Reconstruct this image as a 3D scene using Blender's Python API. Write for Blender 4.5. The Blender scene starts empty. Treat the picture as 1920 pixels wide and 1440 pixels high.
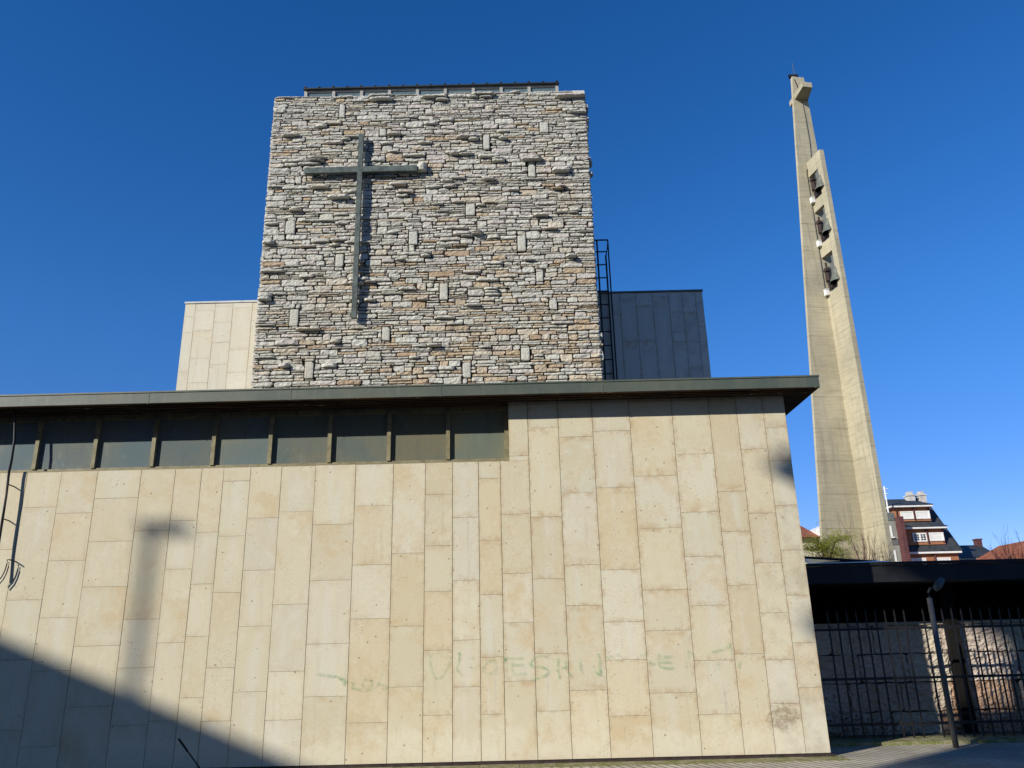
import bpy, bmesh, math, random
from mathutils import Vector, noise
R = math.radians
scene = bpy.context.scene
# ------------------------------------------------------------------ camera, sky, sun
FPX, PITCH, ROLL = 1490.0, 0.31508480584987314, 0.02428406557024707     # measured on the 1920x1440 photograph
CD, CH = 12.3, 1.6
cam_d = bpy.data.cameras.new('camera'); cam = bpy.data.objects.new('camera', cam_d)
scene.collection.objects.link(cam); scene.camera = cam
cam_d.sensor_width = 36.0; cam_d.lens = FPX / 1920 * 36.0
cam_d.clip_start = 0.05; cam_d.clip_end = 2000
cam.location = (0, -CD, CH)
cam.rotation_mode = 'XYZ'
from mathutils import Matrix
cam.rotation_euler = (Matrix.Rotation(math.pi/2 + PITCH, 3, 'X') @ Matrix.Rotation(-ROLL, 3, 'Z')).to_euler()

SUN = Vector((-1.17, -1.0, 0.72)).normalized()          # direction towards the sun
EL = math.asin(SUN.z); AZ = math.atan2(SUN.x, SUN.y)
world = bpy.data.worlds.new('World'); scene.world = world; world.use_nodes = True
wn = world.node_tree.nodes; wl = world.node_tree.links
bg = wn['Background']; sky = wn.new('ShaderNodeTexSky'); sky.sky_type = 'NISHITA'
sky.sun_disc = False; sky.sun_elevation = EL; sky.sun_rotation = AZ
sky.altitude = 1800; sky.air_density = 1.0; sky.dust_density = 0.05; sky.ozone_density = 3.2
hs = wn.new('ShaderNodeHueSaturation'); hs.inputs['Hue'].default_value = 0.513; hs.inputs['Saturation'].default_value = 1.30; hs.inputs['Value'].default_value = 1.0
wl.new(sky.outputs[0], hs.inputs['Color']); wtc = wn.new('ShaderNodeTexCoord'); wsx = wn.new('ShaderNodeSeparateXYZ'); wmr = wn.new('ShaderNodeMapRange'); wmx = wn.new('ShaderNodeMix')
wmr.interpolation_type = 'SMOOTHSTEP'; wmr.inputs[1].default_value = 0.02; wmr.inputs[2].default_value = 0.42
wmx.data_type = 'RGBA'; wmx.blend_type = 'MULTIPLY'; wmx.inputs[0].default_value = 1.0
wml = wn.new('ShaderNodeMix'); wml.data_type = 'RGBA'; wml.inputs[6].default_value = (0.66, 0.60, 0.74, 1); wml.inputs[7].default_value = (1.12, 1.08, 0.98, 1)   # sky colour graded by hand: dimmer near the horizon, brighter above
wl.new(wtc.outputs['Generated'], wsx.inputs[0]); wl.new(wsx.outputs[2], wmr.inputs[0]); wl.new(wmr.outputs[0], wml.inputs[0])
wl.new(hs.outputs[0], wmx.inputs[6]); wl.new(wml.outputs[2], wmx.inputs[7]); wl.new(wmx.outputs[2], bg.inputs[0]); bg.inputs[1].default_value = 0.152
sl = bpy.data.lights.new('sun', 'SUN'); sl.energy = 4.9; sl.angle = R(0.53); sl.color = (1.0, 0.965, 0.87)
so = bpy.data.objects.new('sun', sl); scene.collection.objects.link(so)
so.rotation_euler = SUN.to_track_quat('Z', 'Y').to_euler(); so.location = (-20, -30, 40)
vs = scene.view_settings; vs.view_transform = 'Standard'; vs.look = 'None'; vs.exposure = 0.15; vs.gamma = 1.0
try: vs.use_curve_mapping = False
except Exception: pass

# ------------------------------------------------------------------ helpers
def ray(px, py):
    X = (px-960)/FPX; Y = -(py-720)/FPX
    a = X*math.cos(ROLL)+Y*math.sin(ROLL); b = -X*math.sin(ROLL)+Y*math.cos(ROLL)
    return Vector((a, math.cos(PITCH)-b*math.sin(PITCH), math.sin(PITCH)+b*math.cos(PITCH)))
def at(px, py, Y):
    d = ray(px, py); t = (Y+CD)/d.y
    return Vector((d.x*t, Y, CH+d.z*t))
def proj(x, y, z):
    y += CD; z -= CH
    zc = y*math.cos(PITCH)+z*math.sin(PITCH); b = (-y*math.sin(PITCH)+z*math.cos(PITCH))/zc; a = x/zc
    return 960+FPX*(a*math.cos(ROLL)-b*math.sin(ROLL)), 720-FPX*(a*math.sin(ROLL)+b*math.cos(ROLL))
def z_for(x, Y, py):
    lo, hi = -5, 60
    for _ in range(50):
        m = (lo+hi)/2
        if proj(x, Y, m)[1] > py: lo = m
        else: hi = m
    return (lo+hi)/2

class MB:
    def __init__(s): s.v = []; s.f = []; s.c = []; s.uv = []; s.m = []
    def face(s, pts, col=(1,1,1,0), uv=None, m=0):
        b = len(s.v); s.v.extend([tuple(p) for p in pts]); s.f.append(tuple(range(b, b+len(pts))))
        s.c.append(col); s.uv.append(uv); s.m.append(m)
    def mesh(s, vs_, fs, col=(1,1,1,0), m=0, uvs=None):
        b = len(s.v); s.v.extend([tuple(p) for p in vs_])
        for i, f in enumerate(fs):
            s.f.append(tuple(b+k for k in f)); s.c.append(col); s.uv.append(uvs[i] if uvs else None); s.m.append(m)
    def box(s, x0, x1, y0, y1, z0, z1, col=(1,1,1,0), m=0, skip=''):
        v = [(x0,y0,z0),(x1,y0,z0),(x1,y1,z0),(x0,y1,z0),(x0,y0,z1),(x1,y0,z1),(x1,y1,z1),(x0,y1,z1)]
        fs = {'b':(3,2,1,0),'t':(4,5,6,7),'f':(0,1,5,4),'r':(1,2,6,5),'k':(2,3,7,6),'l':(3,0,4,7)}
        s.mesh(v, [f for k, f in fs.items() if k not in skip], col, m)
    def prism(s, poly, d, col=(1,1,1,0), m=0):
        """poly: list of 3D points (planar), extruded by vector d"""
        n = len(poly); d = Vector(d); p = [Vector(q) for q in poly]; v = p+[q+d for q in p]
        nrm = Vector((0,0,0))
        for i in range(n): nrm += p[i].cross(p[(i+1) % n])
        fl = nrm.dot(d) > 0
        fs = [tuple(reversed(range(n))) if fl else tuple(range(n)), tuple(range(n,2*n)) if fl else tuple(reversed(range(n,2*n)))]
        for i in range(n):
            j = (i+1) % n; q = (i,j,n+j,n+i); fs.append(q if fl else tuple(reversed(q)))
        s.mesh(v, fs, col, m)
    def tube(s, pts, r, n=8, col=(1,1,1,0), m=0, cap=True):
        pts = [Vector(p) for p in pts]; rs = r if isinstance(r, (list,tuple)) else [r]*len(pts)
        v = []; up = Vector((0.0123,0.0321,1)).normalized()
        for i, p in enumerate(pts):
            t = (pts[min(i+1,len(pts)-1)]-pts[max(i-1,0)]).normalized()
            a = t.cross(up)
            if a.length < 0.05: a = t.cross(Vector((1,0,0)))
            a.normalize(); b = t.cross(a)
            for k in range(n):
                an = 2*math.pi*k/n; v.append(p+(a*math.cos(an)+b*math.sin(an))*rs[i])
        fs = []
        for i in range(len(pts)-1):
            for k in range(n):
                k2 = (k+1) % n; fs.append((i*n+k, (i+1)*n+k, (i+1)*n+k2, i*n+k2))
        if cap: fs += [tuple(range(n)), tuple(reversed(range((len(pts)-1)*n, len(pts)*n)))]
        s.mesh(v, fs, col, m)
    def lathe(s, prof, c, n=16, col=(1,1,1,0), m=0, ax=None):
        v = []; c = Vector(c)
        for (r, z) in prof:
            for k in range(n):
                an = 2*math.pi*k/n; v.append(c+Vector((r*math.cos(an), r*math.sin(an), z)))
        fs = []
        for i in range(len(prof)-1):
            for k in range(n):
                k2 = (k+1) % n; fs.append((i*n+k, i*n+k2, (i+1)*n+k2, (i+1)*n+k))
        s.mesh(v, fs, col, m)
    def build(s, name, mats, parent=None, smooth=False):
        me = bpy.data.meshes.new(name); me.from_pydata(s.v, [], s.f)
        for mt in (mats if isinstance(mats, (list,tuple)) else [mats]): me.materials.append(mt)
        ca = me.color_attributes.new('tone', 'FLOAT_COLOR', 'CORNER'); uvl = me.uv_layers.new(name='UVMap')
        cols = []; uvs = []
        for f, c, u in zip(s.f, s.c, s.uv):
            for k in range(len(f)):
                cols.extend(c); uvs.extend(u[k] if u else (0.5, 0.5))
        ca.data.foreach_set('color', cols); uvl.data.foreach_set('uv', uvs)
        me.polygons.foreach_set('material_index', s.m)
        if smooth: me.polygons.foreach_set('use_smooth', [True]*len(s.f))
        me.update()
        o = bpy.data.objects.new(name, me); scene.collection.objects.link(o)
        if parent is not None: o.parent = parent
        return o
def tag(o, label=None, cat=None, group=None, kind=None):
    if label: o['label'] = label
    if cat: o['category'] = cat
    if group: o['group'] = group
    if kind: o['kind'] = kind
    return o
def thing(name, label, cat, group=None):
    o = bpy.data.objects.new(name, None); scene.collection.objects.link(o); o.empty_display_size = 0.2
    return tag(o, label, cat, group)

# ------------------------------------------------------------------ materials
class NT:
    def __init__(s, name):
        s.mat = bpy.data.materials.new(name); s.mat.use_nodes = True; s.t = s.mat.node_tree
        s.b = s.t.nodes['Principled BSDF']; s.out = s.t.nodes['Material Output']
        s.tc = None
    def n(s, typ, **kw):
        x = s.t.nodes.new(typ)
        for k, v in kw.items(): setattr(x, k, v)
        return x
    def put(s, sock, v):
        if hasattr(v, 'is_linked') or isinstance(v, bpy.types.NodeSocket): s.t.links.new(v, sock)
        else:
            if isinstance(v, (tuple, list)) and len(v) == 3 and sock.type == 'RGBA': v = (*v, 1)
            sock.default_value = v
    def obj(s):
        if not s.tc: s.tc = s.n('ShaderNodeTexCoord')
        return s.tc.outputs['Object']
    def uv(s):
        if not s.tc: s.tc = s.n('ShaderNodeTexCoord')
        return s.tc.outputs['UV']
    def tone(s):
        a = s.n('ShaderNodeAttribute', attribute_name='tone'); return a
    def scale(s, vec, sc):
        m = s.n('ShaderNodeMapping'); s.put(m.inputs[0], vec); m.inputs['Scale'].default_value = sc; return m.outputs[0]
    def vadd(s, a, b):
        m = s.n('ShaderNodeVectorMath', operation='ADD'); s.put(m.inputs[0], a); s.put(m.inputs[1], b); return m.outputs[0]
    def noise(s, vec, sc, det=4, rough=0.55, dist=0.0):
        m = s.n('ShaderNodeTexNoise'); s.put(m.inputs['Vector'], vec); m.inputs['Scale'].default_value = sc
        m.inputs['Detail'].default_value = det; m.inputs['Roughness'].default_value = rough; m.inputs['Distortion'].default_value = dist
        return m.outputs['Fac']
    def vor(s, vec, sc, out='Distance'):
        m = s.n('ShaderNodeTexVoronoi'); s.put(m.inputs['Vector'], vec); m.inputs['Scale'].default_value = sc; return m.outputs[out]
    def ramp(s, f, a, b, lo=0.0, hi=1.0):
        m = s.n('ShaderNodeMapRange'); m.interpolation_type = 'SMOOTHSTEP'
        s.put(m.inputs[0], f); m.inputs[1].default_value = a; m.inputs[2].default_value = b
        m.inputs[3].default_value = lo; m.inputs[4].default_value = hi; return m.outputs[0]
    def math(s, op, a, b=0.0):
        m = s.n('ShaderNodeMath', operation=op); s.put(m.inputs[0], a); s.put(m.inputs[1], b); return m.outputs[0]
    def mix(s, f, a, b, mode='MIX'):
        m = s.n('ShaderNodeMix', data_type='RGBA', blend_type=mode)
        s.put(m.inputs[0], f); s.put(m.inputs[6], a); s.put(m.inputs[7], b); return m.outputs[2]
    def sep(s, vec):
        m = s.n('ShaderNodeSeparateXYZ'); s.put(m.inputs[0], vec); return m.outputs
    def bump(s, h, st=0.3, dist=0.01):
        m = s.n('ShaderNodeBump'); s.put(m.inputs['Height'], h); m.inputs['Strength'].default_value = st
        m.inputs['Distance'].default_value = dist; s.t.links.new(m.outputs[0], s.b.inputs['Normal'])
    def fin(s, col, rough=0.8, spec=0.3, metal=0.0):
        s.put(s.b.inputs['Base Color'], col); s.put(s.b.inputs['Roughness'], rough)
        s.b.inputs['Specular IOR Level'].default_value = spec; s.b.inputs['Metallic'].default_value = metal
        return s.mat

def simple(name, col, rough=0.7, spec=0.3, var=0.25, sc=4.0, bump=0.0, metal=0.0, bsc=40):
    t = NT(name); n1 = t.noise(t.obj(), sc, 5, 0.6)
    c = t.mix(t.ramp(n1, 0.3, 0.7), tuple(x*(1-var) for x in col), tuple(min(1, x*(1+var)) for x in col))
    if bump: t.bump(t.noise(t.obj(), bsc, 4), bump, 0.01)
    return t.fin(c, rough, spec, metal)

def mat_slab(name):
    t = NT(name); A = t.tone(); O = t.obj(); P = t.vadd(O, t.scale(A.outputs['Color'], (291.7, 157.3, 333.1)))
    al = A.outputs['Alpha']; u = t.sep(t.uv()); o = t.sep(O)
    e = t.math('MINIMUM', t.math('MINIMUM', u[0], t.math('SUBTRACT', 1.0, u[0])), t.math('MINIMUM', u[1], t.math('SUBTRACT', 1.0, u[1])))
    big = t.noise(P, 1.7, 7, 0.68, 0.3); mid = t.noise(P, 7.0, 7, 0.72); fine = t.noise(P, 55, 4, 0.75); bl = t.noise(P, 3.4, 8, 0.72)
    col = A.outputs['Color']
    och = t.math('MULTIPLY', t.ramp(big, 0.44, 0.68), t.ramp(al, 0.1, 0.9, 0.15, 0.75))
    col = t.mix(och, col, (0.565, 0.43, 0.245))                                           # ochre clouds
    col = t.mix(t.ramp(bl, 0.48, 0.72, 0, 0.5), col, (0.70, 0.645, 0.51))                  # pale bloom
    cen = t.math('MULTIPLY', t.ramp(t.math('ABSOLUTE', t.math('SUBTRACT', u[0], 0.5)), 0.08, 0.38, 1, 0), t.ramp(t.noise(t.scale(P, (3, 1, 0.5)), 2.0, 4), 0.40, 0.62))
    col = t.mix(t.math('MULTIPLY', cen, t.ramp(al, 0.35, 0.6, 0.45, 0.0)), col, (0.64, 0.615, 0.53))   # pale bed down the middle of some slabs
    edge = t.math('MULTIPLY', t.ramp(e, 0.0, 0.13, 1, 0), t.ramp(mid, 0.42, 0.62))
    col = t.mix(t.math('MULTIPLY', edge, t.ramp(o[0], -4.0, 1.0, 0.25, 0.62)), col, (0.42, 0.285, 0.15))   # rusty joints, stronger towards the right
    col = t.mix(t.ramp(fine, 0.38, 0.7, 0.0, 0.30), col, (0.45, 0.37, 0.25))
    tide = t.math('ADD', o[2], t.math('MULTIPLY', t.math('SUBTRACT', big, 0.5), 1.5))
    col = t.mix(t.math('MULTIPLY', t.ramp(tide, 0.22, 0.55, 0.40, 0.0), t.ramp(mid, 0.3, 0.5)), col, (0.72, 0.665, 0.53))   # salt bloom along the foot
    drip = t.noise(t.scale(O, (3.2, 3.2, 0.22)), 2.4, 5, 0.7)
    col = t.mix(t.ramp(drip, 0.57, 0.76, 0, 0.42), col, (0.37, 0.31, 0.215))                   # run-off streaks
    cor = t.math('MULTIPLY', t.ramp(o[0], 3.3, 4.4, 0.0, 1.0), t.ramp(t.noise(O, 2.2, 6, 0.7), 0.46, 0.66))
    col = t.mix(t.math('MULTIPLY', cor, 0.45), col, (0.33, 0.28, 0.21))                      # grime near the corner
    sc = at(1472, 1346, 0); dx = t.math('DIVIDE', t.math('SUBTRACT', o[0], sc.x), 0.24); dz = t.math('DIVIDE', t.math('SUBTRACT', o[2], sc.z), 0.20)
    rr = t.math('ADD', t.math('ADD', t.math('MULTIPLY', dx, dx), t.math('MULTIPLY', dz, dz)), t.math('MULTIPLY', t.math('SUBTRACT', t.noise(O, 5, 6, 0.75, 1.0), 0.5), 4.2))
    col = t.mix(t.math('MULTIPLY', t.ramp(rr, 0.3, 1.3, 0.75, 0), t.ramp(t.noise(O, 14, 5, 0.75), 0.34, 0.6, 0.25, 1.0)), col, (0.24, 0.165, 0.10))   # brown scab low by the corner
    pit = t.math('MULTIPLY', t.ramp(t.vor(P, 7.0), 0.06, 0.11, 1, 0), t.ramp(t.noise(P, 3.1, 3), 0.47, 0.55))
    pit2 = t.math('MULTIPLY', t.ramp(t.vor(t.scale(P, (1,1,1.4)), 24.0), 0.12, 0.20, 1, 0), t.ramp(t.noise(P, 2.6, 5, 0.75), 0.52, 0.62))
    pit3 = t.math('MULTIPLY', t.ramp(t.noise(t.scale(P, (1,1,2.2)), 16, 5, 0.7, 1.0), 0.66, 0.72), t.ramp(t.noise(P, 1.9, 3), 0.48, 0.6))
    pit = t.math('MAXIMUM', t.math('MAXIMUM', pit, pit2), t.math('MULTIPLY', pit3, 0.6))
    col = t.mix(t.math('MULTIPLY', pit, 0.8), col, (0.22, 0.14, 0.075))
    t.bump(t.math('SUBTRACT', t.math('MULTIPLY', fine, 0.3), pit), 0.4, 0.004)
    return t.fin(col, 0.75, 0.2)

def mat_stone(name, rough_bump=0.85):
    t = NT(name); A = t.tone(); P = t.obj()
    n1 = t.noise(P, 6, 6, 0.65, 0.4); n2 = t.noise(P, 28, 6, 0.7); n3 = t.noise(P, 1.1, 3)
    col = t.mix(t.ramp(n1, 0.42, 0.75, 0, 0.5), A.outputs['Color'], (0.44, 0.41, 0.36))
    col = t.mix(t.ramp(n2, 0.42, 0.75, 0, 0.4), col, (0.80, 0.77, 0.70))
    col = t.mix(t.math('MULTIPLY', t.ramp(n3, 0.56, 0.72), t.ramp(n2, 0.4, 0.6, 0, 0.5)), col, (0.36, 0.22, 0.11))
    t.bump(t.math('ADD', t.math('MULTIPLY', n2, 1.0), t.math('MULTIPLY', t.noise(P, 60, 4, 0.7), 0.7)), rough_bump, 0.022)
    return t.fin(col, 0.9, 0.15)

def mat_concrete(name, base):
    t = NT(name); P = t.obj(); z = t.sep(P)[2]
    n1 = t.noise(P, 0.55, 5, 0.6, 0.6); n2 = t.noise(t.scale(P, (0.8, 0.8, 9.0)), 1.1, 5, 0.65); n3 = t.noise(t.scale(P, (6, 6, 0.35)), 1.0, 4)
    col = t.mix(t.ramp(n1, 0.3, 0.7), tuple(x*0.86 for x in base), tuple(x*1.1 for x in base))
    col = t.mix(t.ramp(n2, 0.42, 0.70, 0, 0.6), col, tuple(x*0.66 for x in base))
    n5 = t.noise(t.scale(P, (3, 3, 14)), 1.6, 5, 0.75); col = t.mix(t.ramp(n5, 0.48, 0.75, 0, 0.45), col, tuple(x*1.25 for x in base))
    col = t.mix(t.ramp(n3, 0.5, 0.75, 0, 0.5), col, (0.22, 0.195, 0.15))
    fr = t.math('FRACT', t.math('MULTIPLY', t.math('ADD', z, t.math('MULTIPLY', n1, 0.12)), 1/1.55))
    line = t.math('MULTIPLY', t.ramp(fr, 0.0, 0.022, 1, 0), t.ramp(n2, 0.3, 0.55))
    col = t.mix(t.math('MULTIPLY', line, 0.6), col, (0.20, 0.16, 0.11))
    pt = t.ramp(t.noise(P, 0.9, 4, 0.7), 0.68, 0.73)
    col = t.mix(t.math('MULTIPLY', pt, 0.35), col, (0.70, 0.67, 0.6))
    t.bump(t.math('SUBTRACT', t.math('MULTIPLY', n2, 0.5), line), 0.3, 0.03)
    return t.fin(col, 0.9, 0.15)

def mat_fascia(name):
    t = NT(name); P = t.obj()
    n1 = t.noise(t.scale(P, (1, 1, 1)), 1.3, 6, 0.65, 0.6); n2 = t.noise(t.scale(P, (1.2, 1, 5)), 3.5, 5, 0.7); n3 = t.noise(P, 0.7, 3)
    col = t.mix(t.ramp(n1, 0.35, 0.7), (0.070, 0.088, 0.072), (0.105, 0.115, 0.085))
    col = t.mix(t.ramp(n2, 0.55, 0.75, 0, 0.55), col, (0.055, 0.075, 0.075))
    col = t.mix(t.math('MULTIPLY', t.ramp(n3, 0.58, 0.7), t.ramp(n2, 0.35, 0.7, 0, 0.5)), col, (0.15, 0.095, 0.045))
    dr = t.noise(t.scale(P, (9, 1, 0.6)), 1.6, 5, 0.7)
    col = t.mix(t.ramp(dr, 0.52, 0.74, 0, 0.55), col, (0.14, 0.145, 0.125))
    col = t.mix(t.ramp(t.noise(P, 26, 4, 0.7), 0.6, 0.75, 0, 0.5), col, (0.19, 0.18, 0.15))
    t.bump(t.math('ADD', n1, t.math('MULTIPLY', n2, 0.4)), 0.12, 0.03)
    return t.fin(col, 0.5, 0.4)

def mat_soffit(name):
    t = NT(name); P = t.obj()
    n1 = t.noise(t.scale(P, (0.8, 6, 6)), 1.4, 5, 0.7); n2 = t.noise(t.scale(P, (2.2, 8, 8)), 2.6, 6, 0.7)
    col = t.mix(t.ramp(n1, 0.35, 0.65), (0.020, 0.014, 0.011), (0.075, 0.045, 0.022))
    pe = t.math('MULTIPLY', t.ramp(n2, 0.60, 0.66), t.ramp(t.noise(P, 0.55, 2), 0.48, 0.6))
    col = t.mix(pe, col, (0.55, 0.44, 0.28))
    t.bump(n2, 0.3, 0.01)
    return t.fin(col, 0.8, 0.2)

def mat_glass_wired(name):
    t = NT(name); P = t.obj(); s = t.sep(P)
    g = t.math('MULTIPLY', t.ramp(t.math('ABSOLUTE', t.math('SINE', t.math('MULTIPLY', s[0], math.pi/0.035))), 0.0, 0.45), t.ramp(t.math('ABSOLUTE', t.math('SINE', t.math('MULTIPLY', s[2], math.pi/0.035))), 0.0, 0.45))
    n1 = t.noise(P, 0.9, 5, 0.6); n2 = t.noise(t.scale(P, (3, 1, 0.8)), 2.2, 5, 0.65)
    col = t.mix(t.ramp(n1, 0.35, 0.65), (0.135, 0.162, 0.137), (0.19, 0.18, 0.122))
    col = t.mix(t.ramp(n2, 0.5, 0.75, 0, 0.35), col, (0.09, 0.115, 0.12))
    col = t.mix(t.ramp(g, 0, 1, 0.34, 0), col, (0.05, 0.06, 0.06)); col = t.mix(1.0, col, t.tone().outputs['Color'], 'MULTIPLY')
    sm = t.noise(t.scale(P, (1, 1, 0.7)), 3.0, 6, 0.75); col = t.mix(t.ramp(sm, 0.56, 0.72, 0, 0.45), col, (0.24, 0.26, 0.225))
    t.bump(g, 0.12, 0.004)
    return t.fin(col, 0.3, 0.08)

def mat_pave(name):
    t = NT(name); P = t.obj(); s = t.sep(P)
    a = t.math('ADD', s[0], t.math('MULTIPLY', s[1], 0.35))
    li = t.ramp(t.math('ABSOLUTE', t.math('SINE', t.math('MULTIPLY', a, math.pi/0.13))), 0.25, 0.5)
    j = t.ramp(t.math('ABSOLUTE', t.math('SINE', t.math('MULTIPLY', s[1], math.pi/0.4))), 0.0, 0.06)
    n = t.noise(P, 1.4, 6, 0.65); n2 = t.noise(P, 30, 4)
    col = t.mix(t.ramp(n, 0.35, 0.7), (0.36, 0.32, 0.25), (0.52, 0.47, 0.37))
    col = t.mix(t.math('MULTIPLY', t.ramp(li, 0, 1, 1, 0), 0.9), col, (0.10, 0.085, 0.065))
    col = t.mix(t.ramp(j, 0, 1, 0.7, 0), col, (0.10, 0.085, 0.065))
    col = t.mix(t.ramp(n2, 0.5, 0.8, 0, 0.4), col, (0.2, 0.17, 0.13))
    t.bump(t.math('ADD', li, t.math('MULTIPLY', n2, 0.3)), 0.6, 0.012)
    return t.fin(col, 0.9, 0.15)

def mat_kerb(name):
    t = NT(name); P = t.obj()
    n = t.noise(P, 5, 6, 0.7); n2 = t.noise(P, 40, 4)
    col = t.mix(t.ramp(n, 0.38, 0.62), (0.30, 0.26, 0.17), (0.16, 0.17, 0.055))
    col = t.mix(t.ramp(n2, 0.45, 0.75, 0, 0.6), col, (0.08, 0.085, 0.03))
    t.bump(n2, 0.6, 0.02)
    return t.fin(col, 0.95, 0.1)

def mat_leaf(name, c1, c2):
    t = NT(name); A = t.tone()
    col = t.mix(A.outputs['Alpha'], c1, c2); m = t.fin(col, 0.6, 0.2)
    tr = t.n('ShaderNodeBsdfTranslucent'); t.put(tr.inputs[0], col)
    mx = t.n('ShaderNodeMixShader'); mx.inputs[0].default_value = 0.35
    t.t.links.new(t.b.outputs[0], mx.inputs[1]); t.t.links.new(tr.outputs[0], mx.inputs[2]); t.t.links.new(mx.outputs[0], t.out.inputs[0])
    return m

def mat_slate(name):
    t = NT(name); P = t.obj(); s = t.sep(P)
    n = t.noise(P, 2.5, 5, 0.65); li = t.ramp(t.math('FRACT', t.math('MULTIPLY', s[2], 3.0)), 0.0, 0.2, 1, 0)
    col = t.mix(t.ramp(n, 0.35, 0.65), (0.028, 0.031, 0.034), (0.055, 0.058, 0.06))
    col = t.mix(t.math('MULTIPLY', li, 0.5), col, (0.015, 0.016, 0.018))
    return t.fin(col, 0.6, 0.3)

def mat_brick(name, c):
    t = NT(name); P = t.obj(); s = t.sep(P)
    n = t.noise(P, 3, 5, 0.65); li = t.ramp(t.math('FRACT', t.math('MULTIPLY', s[2], 8.0)), 0.0, 0.25, 1, 0)
    col = t.mix(t.ramp(n, 0.3, 0.7), tuple(x*0.8 for x in c), tuple(x*1.15 for x in c))
    col = t.mix(t.math('MULTIPLY', li, 0.3), col, (0.35, 0.28, 0.22))
    return t.fin(col, 0.85, 0.15)

def mat_rooftile(name):
    t = NT(name); P = t.obj(); s = t.sep(P)
    li = t.ramp(t.math('ABSOLUTE', t.math('SINE', t.math('MULTIPLY', s[0], math.pi/0.22))), 0.0, 0.5)
    n = t.noise(P, 2.2, 5, 0.7)
    col = t.mix(t.ramp(n, 0.35, 0.65), (0.24, 0.075, 0.04), (0.36, 0.14, 0.075))
    col = t.mix(t.ramp(li, 0, 1, 0.6, 0), col, (0.10, 0.04, 0.03))
    t.bump(li, 0.6, 0.05)
    return t.fin(col, 0.85, 0.15)

def mat_graffiti(name):
    t = NT(name); P = t.obj()
    n = t.noise(P, 14, 5, 0.7); n2 = t.noise(P, 2.2, 3); u = t.sep(t.uv())
    e = t.ramp(t.math('ABSOLUTE', t.math('SUBTRACT', u[1], 0.5)), 0.15, 0.5, 1, 0)
    f = t.math('MULTIPLY', t.math('MULTIPLY', t.ramp(n, 0.34, 0.62), t.ramp(n2, 0.3, 0.65, 0.25, 1.0)), e)
    t.fin((0.24, 0.45, 0.22), 0.8, 0.2)
    tr = t.n('ShaderNodeBsdfTransparent'); mx = t.n('ShaderNodeMixShader')
    t.put(mx.inputs[0], t.math('MULTIPLY', f, 0.36))
    t.t.links.new(tr.outputs[0], mx.inputs[1]); t.t.links.new(t.b.outputs[0], mx.inputs[2]); t.t.links.new(mx.outputs[0], t.out.inputs[0])
    return t.mat

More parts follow.
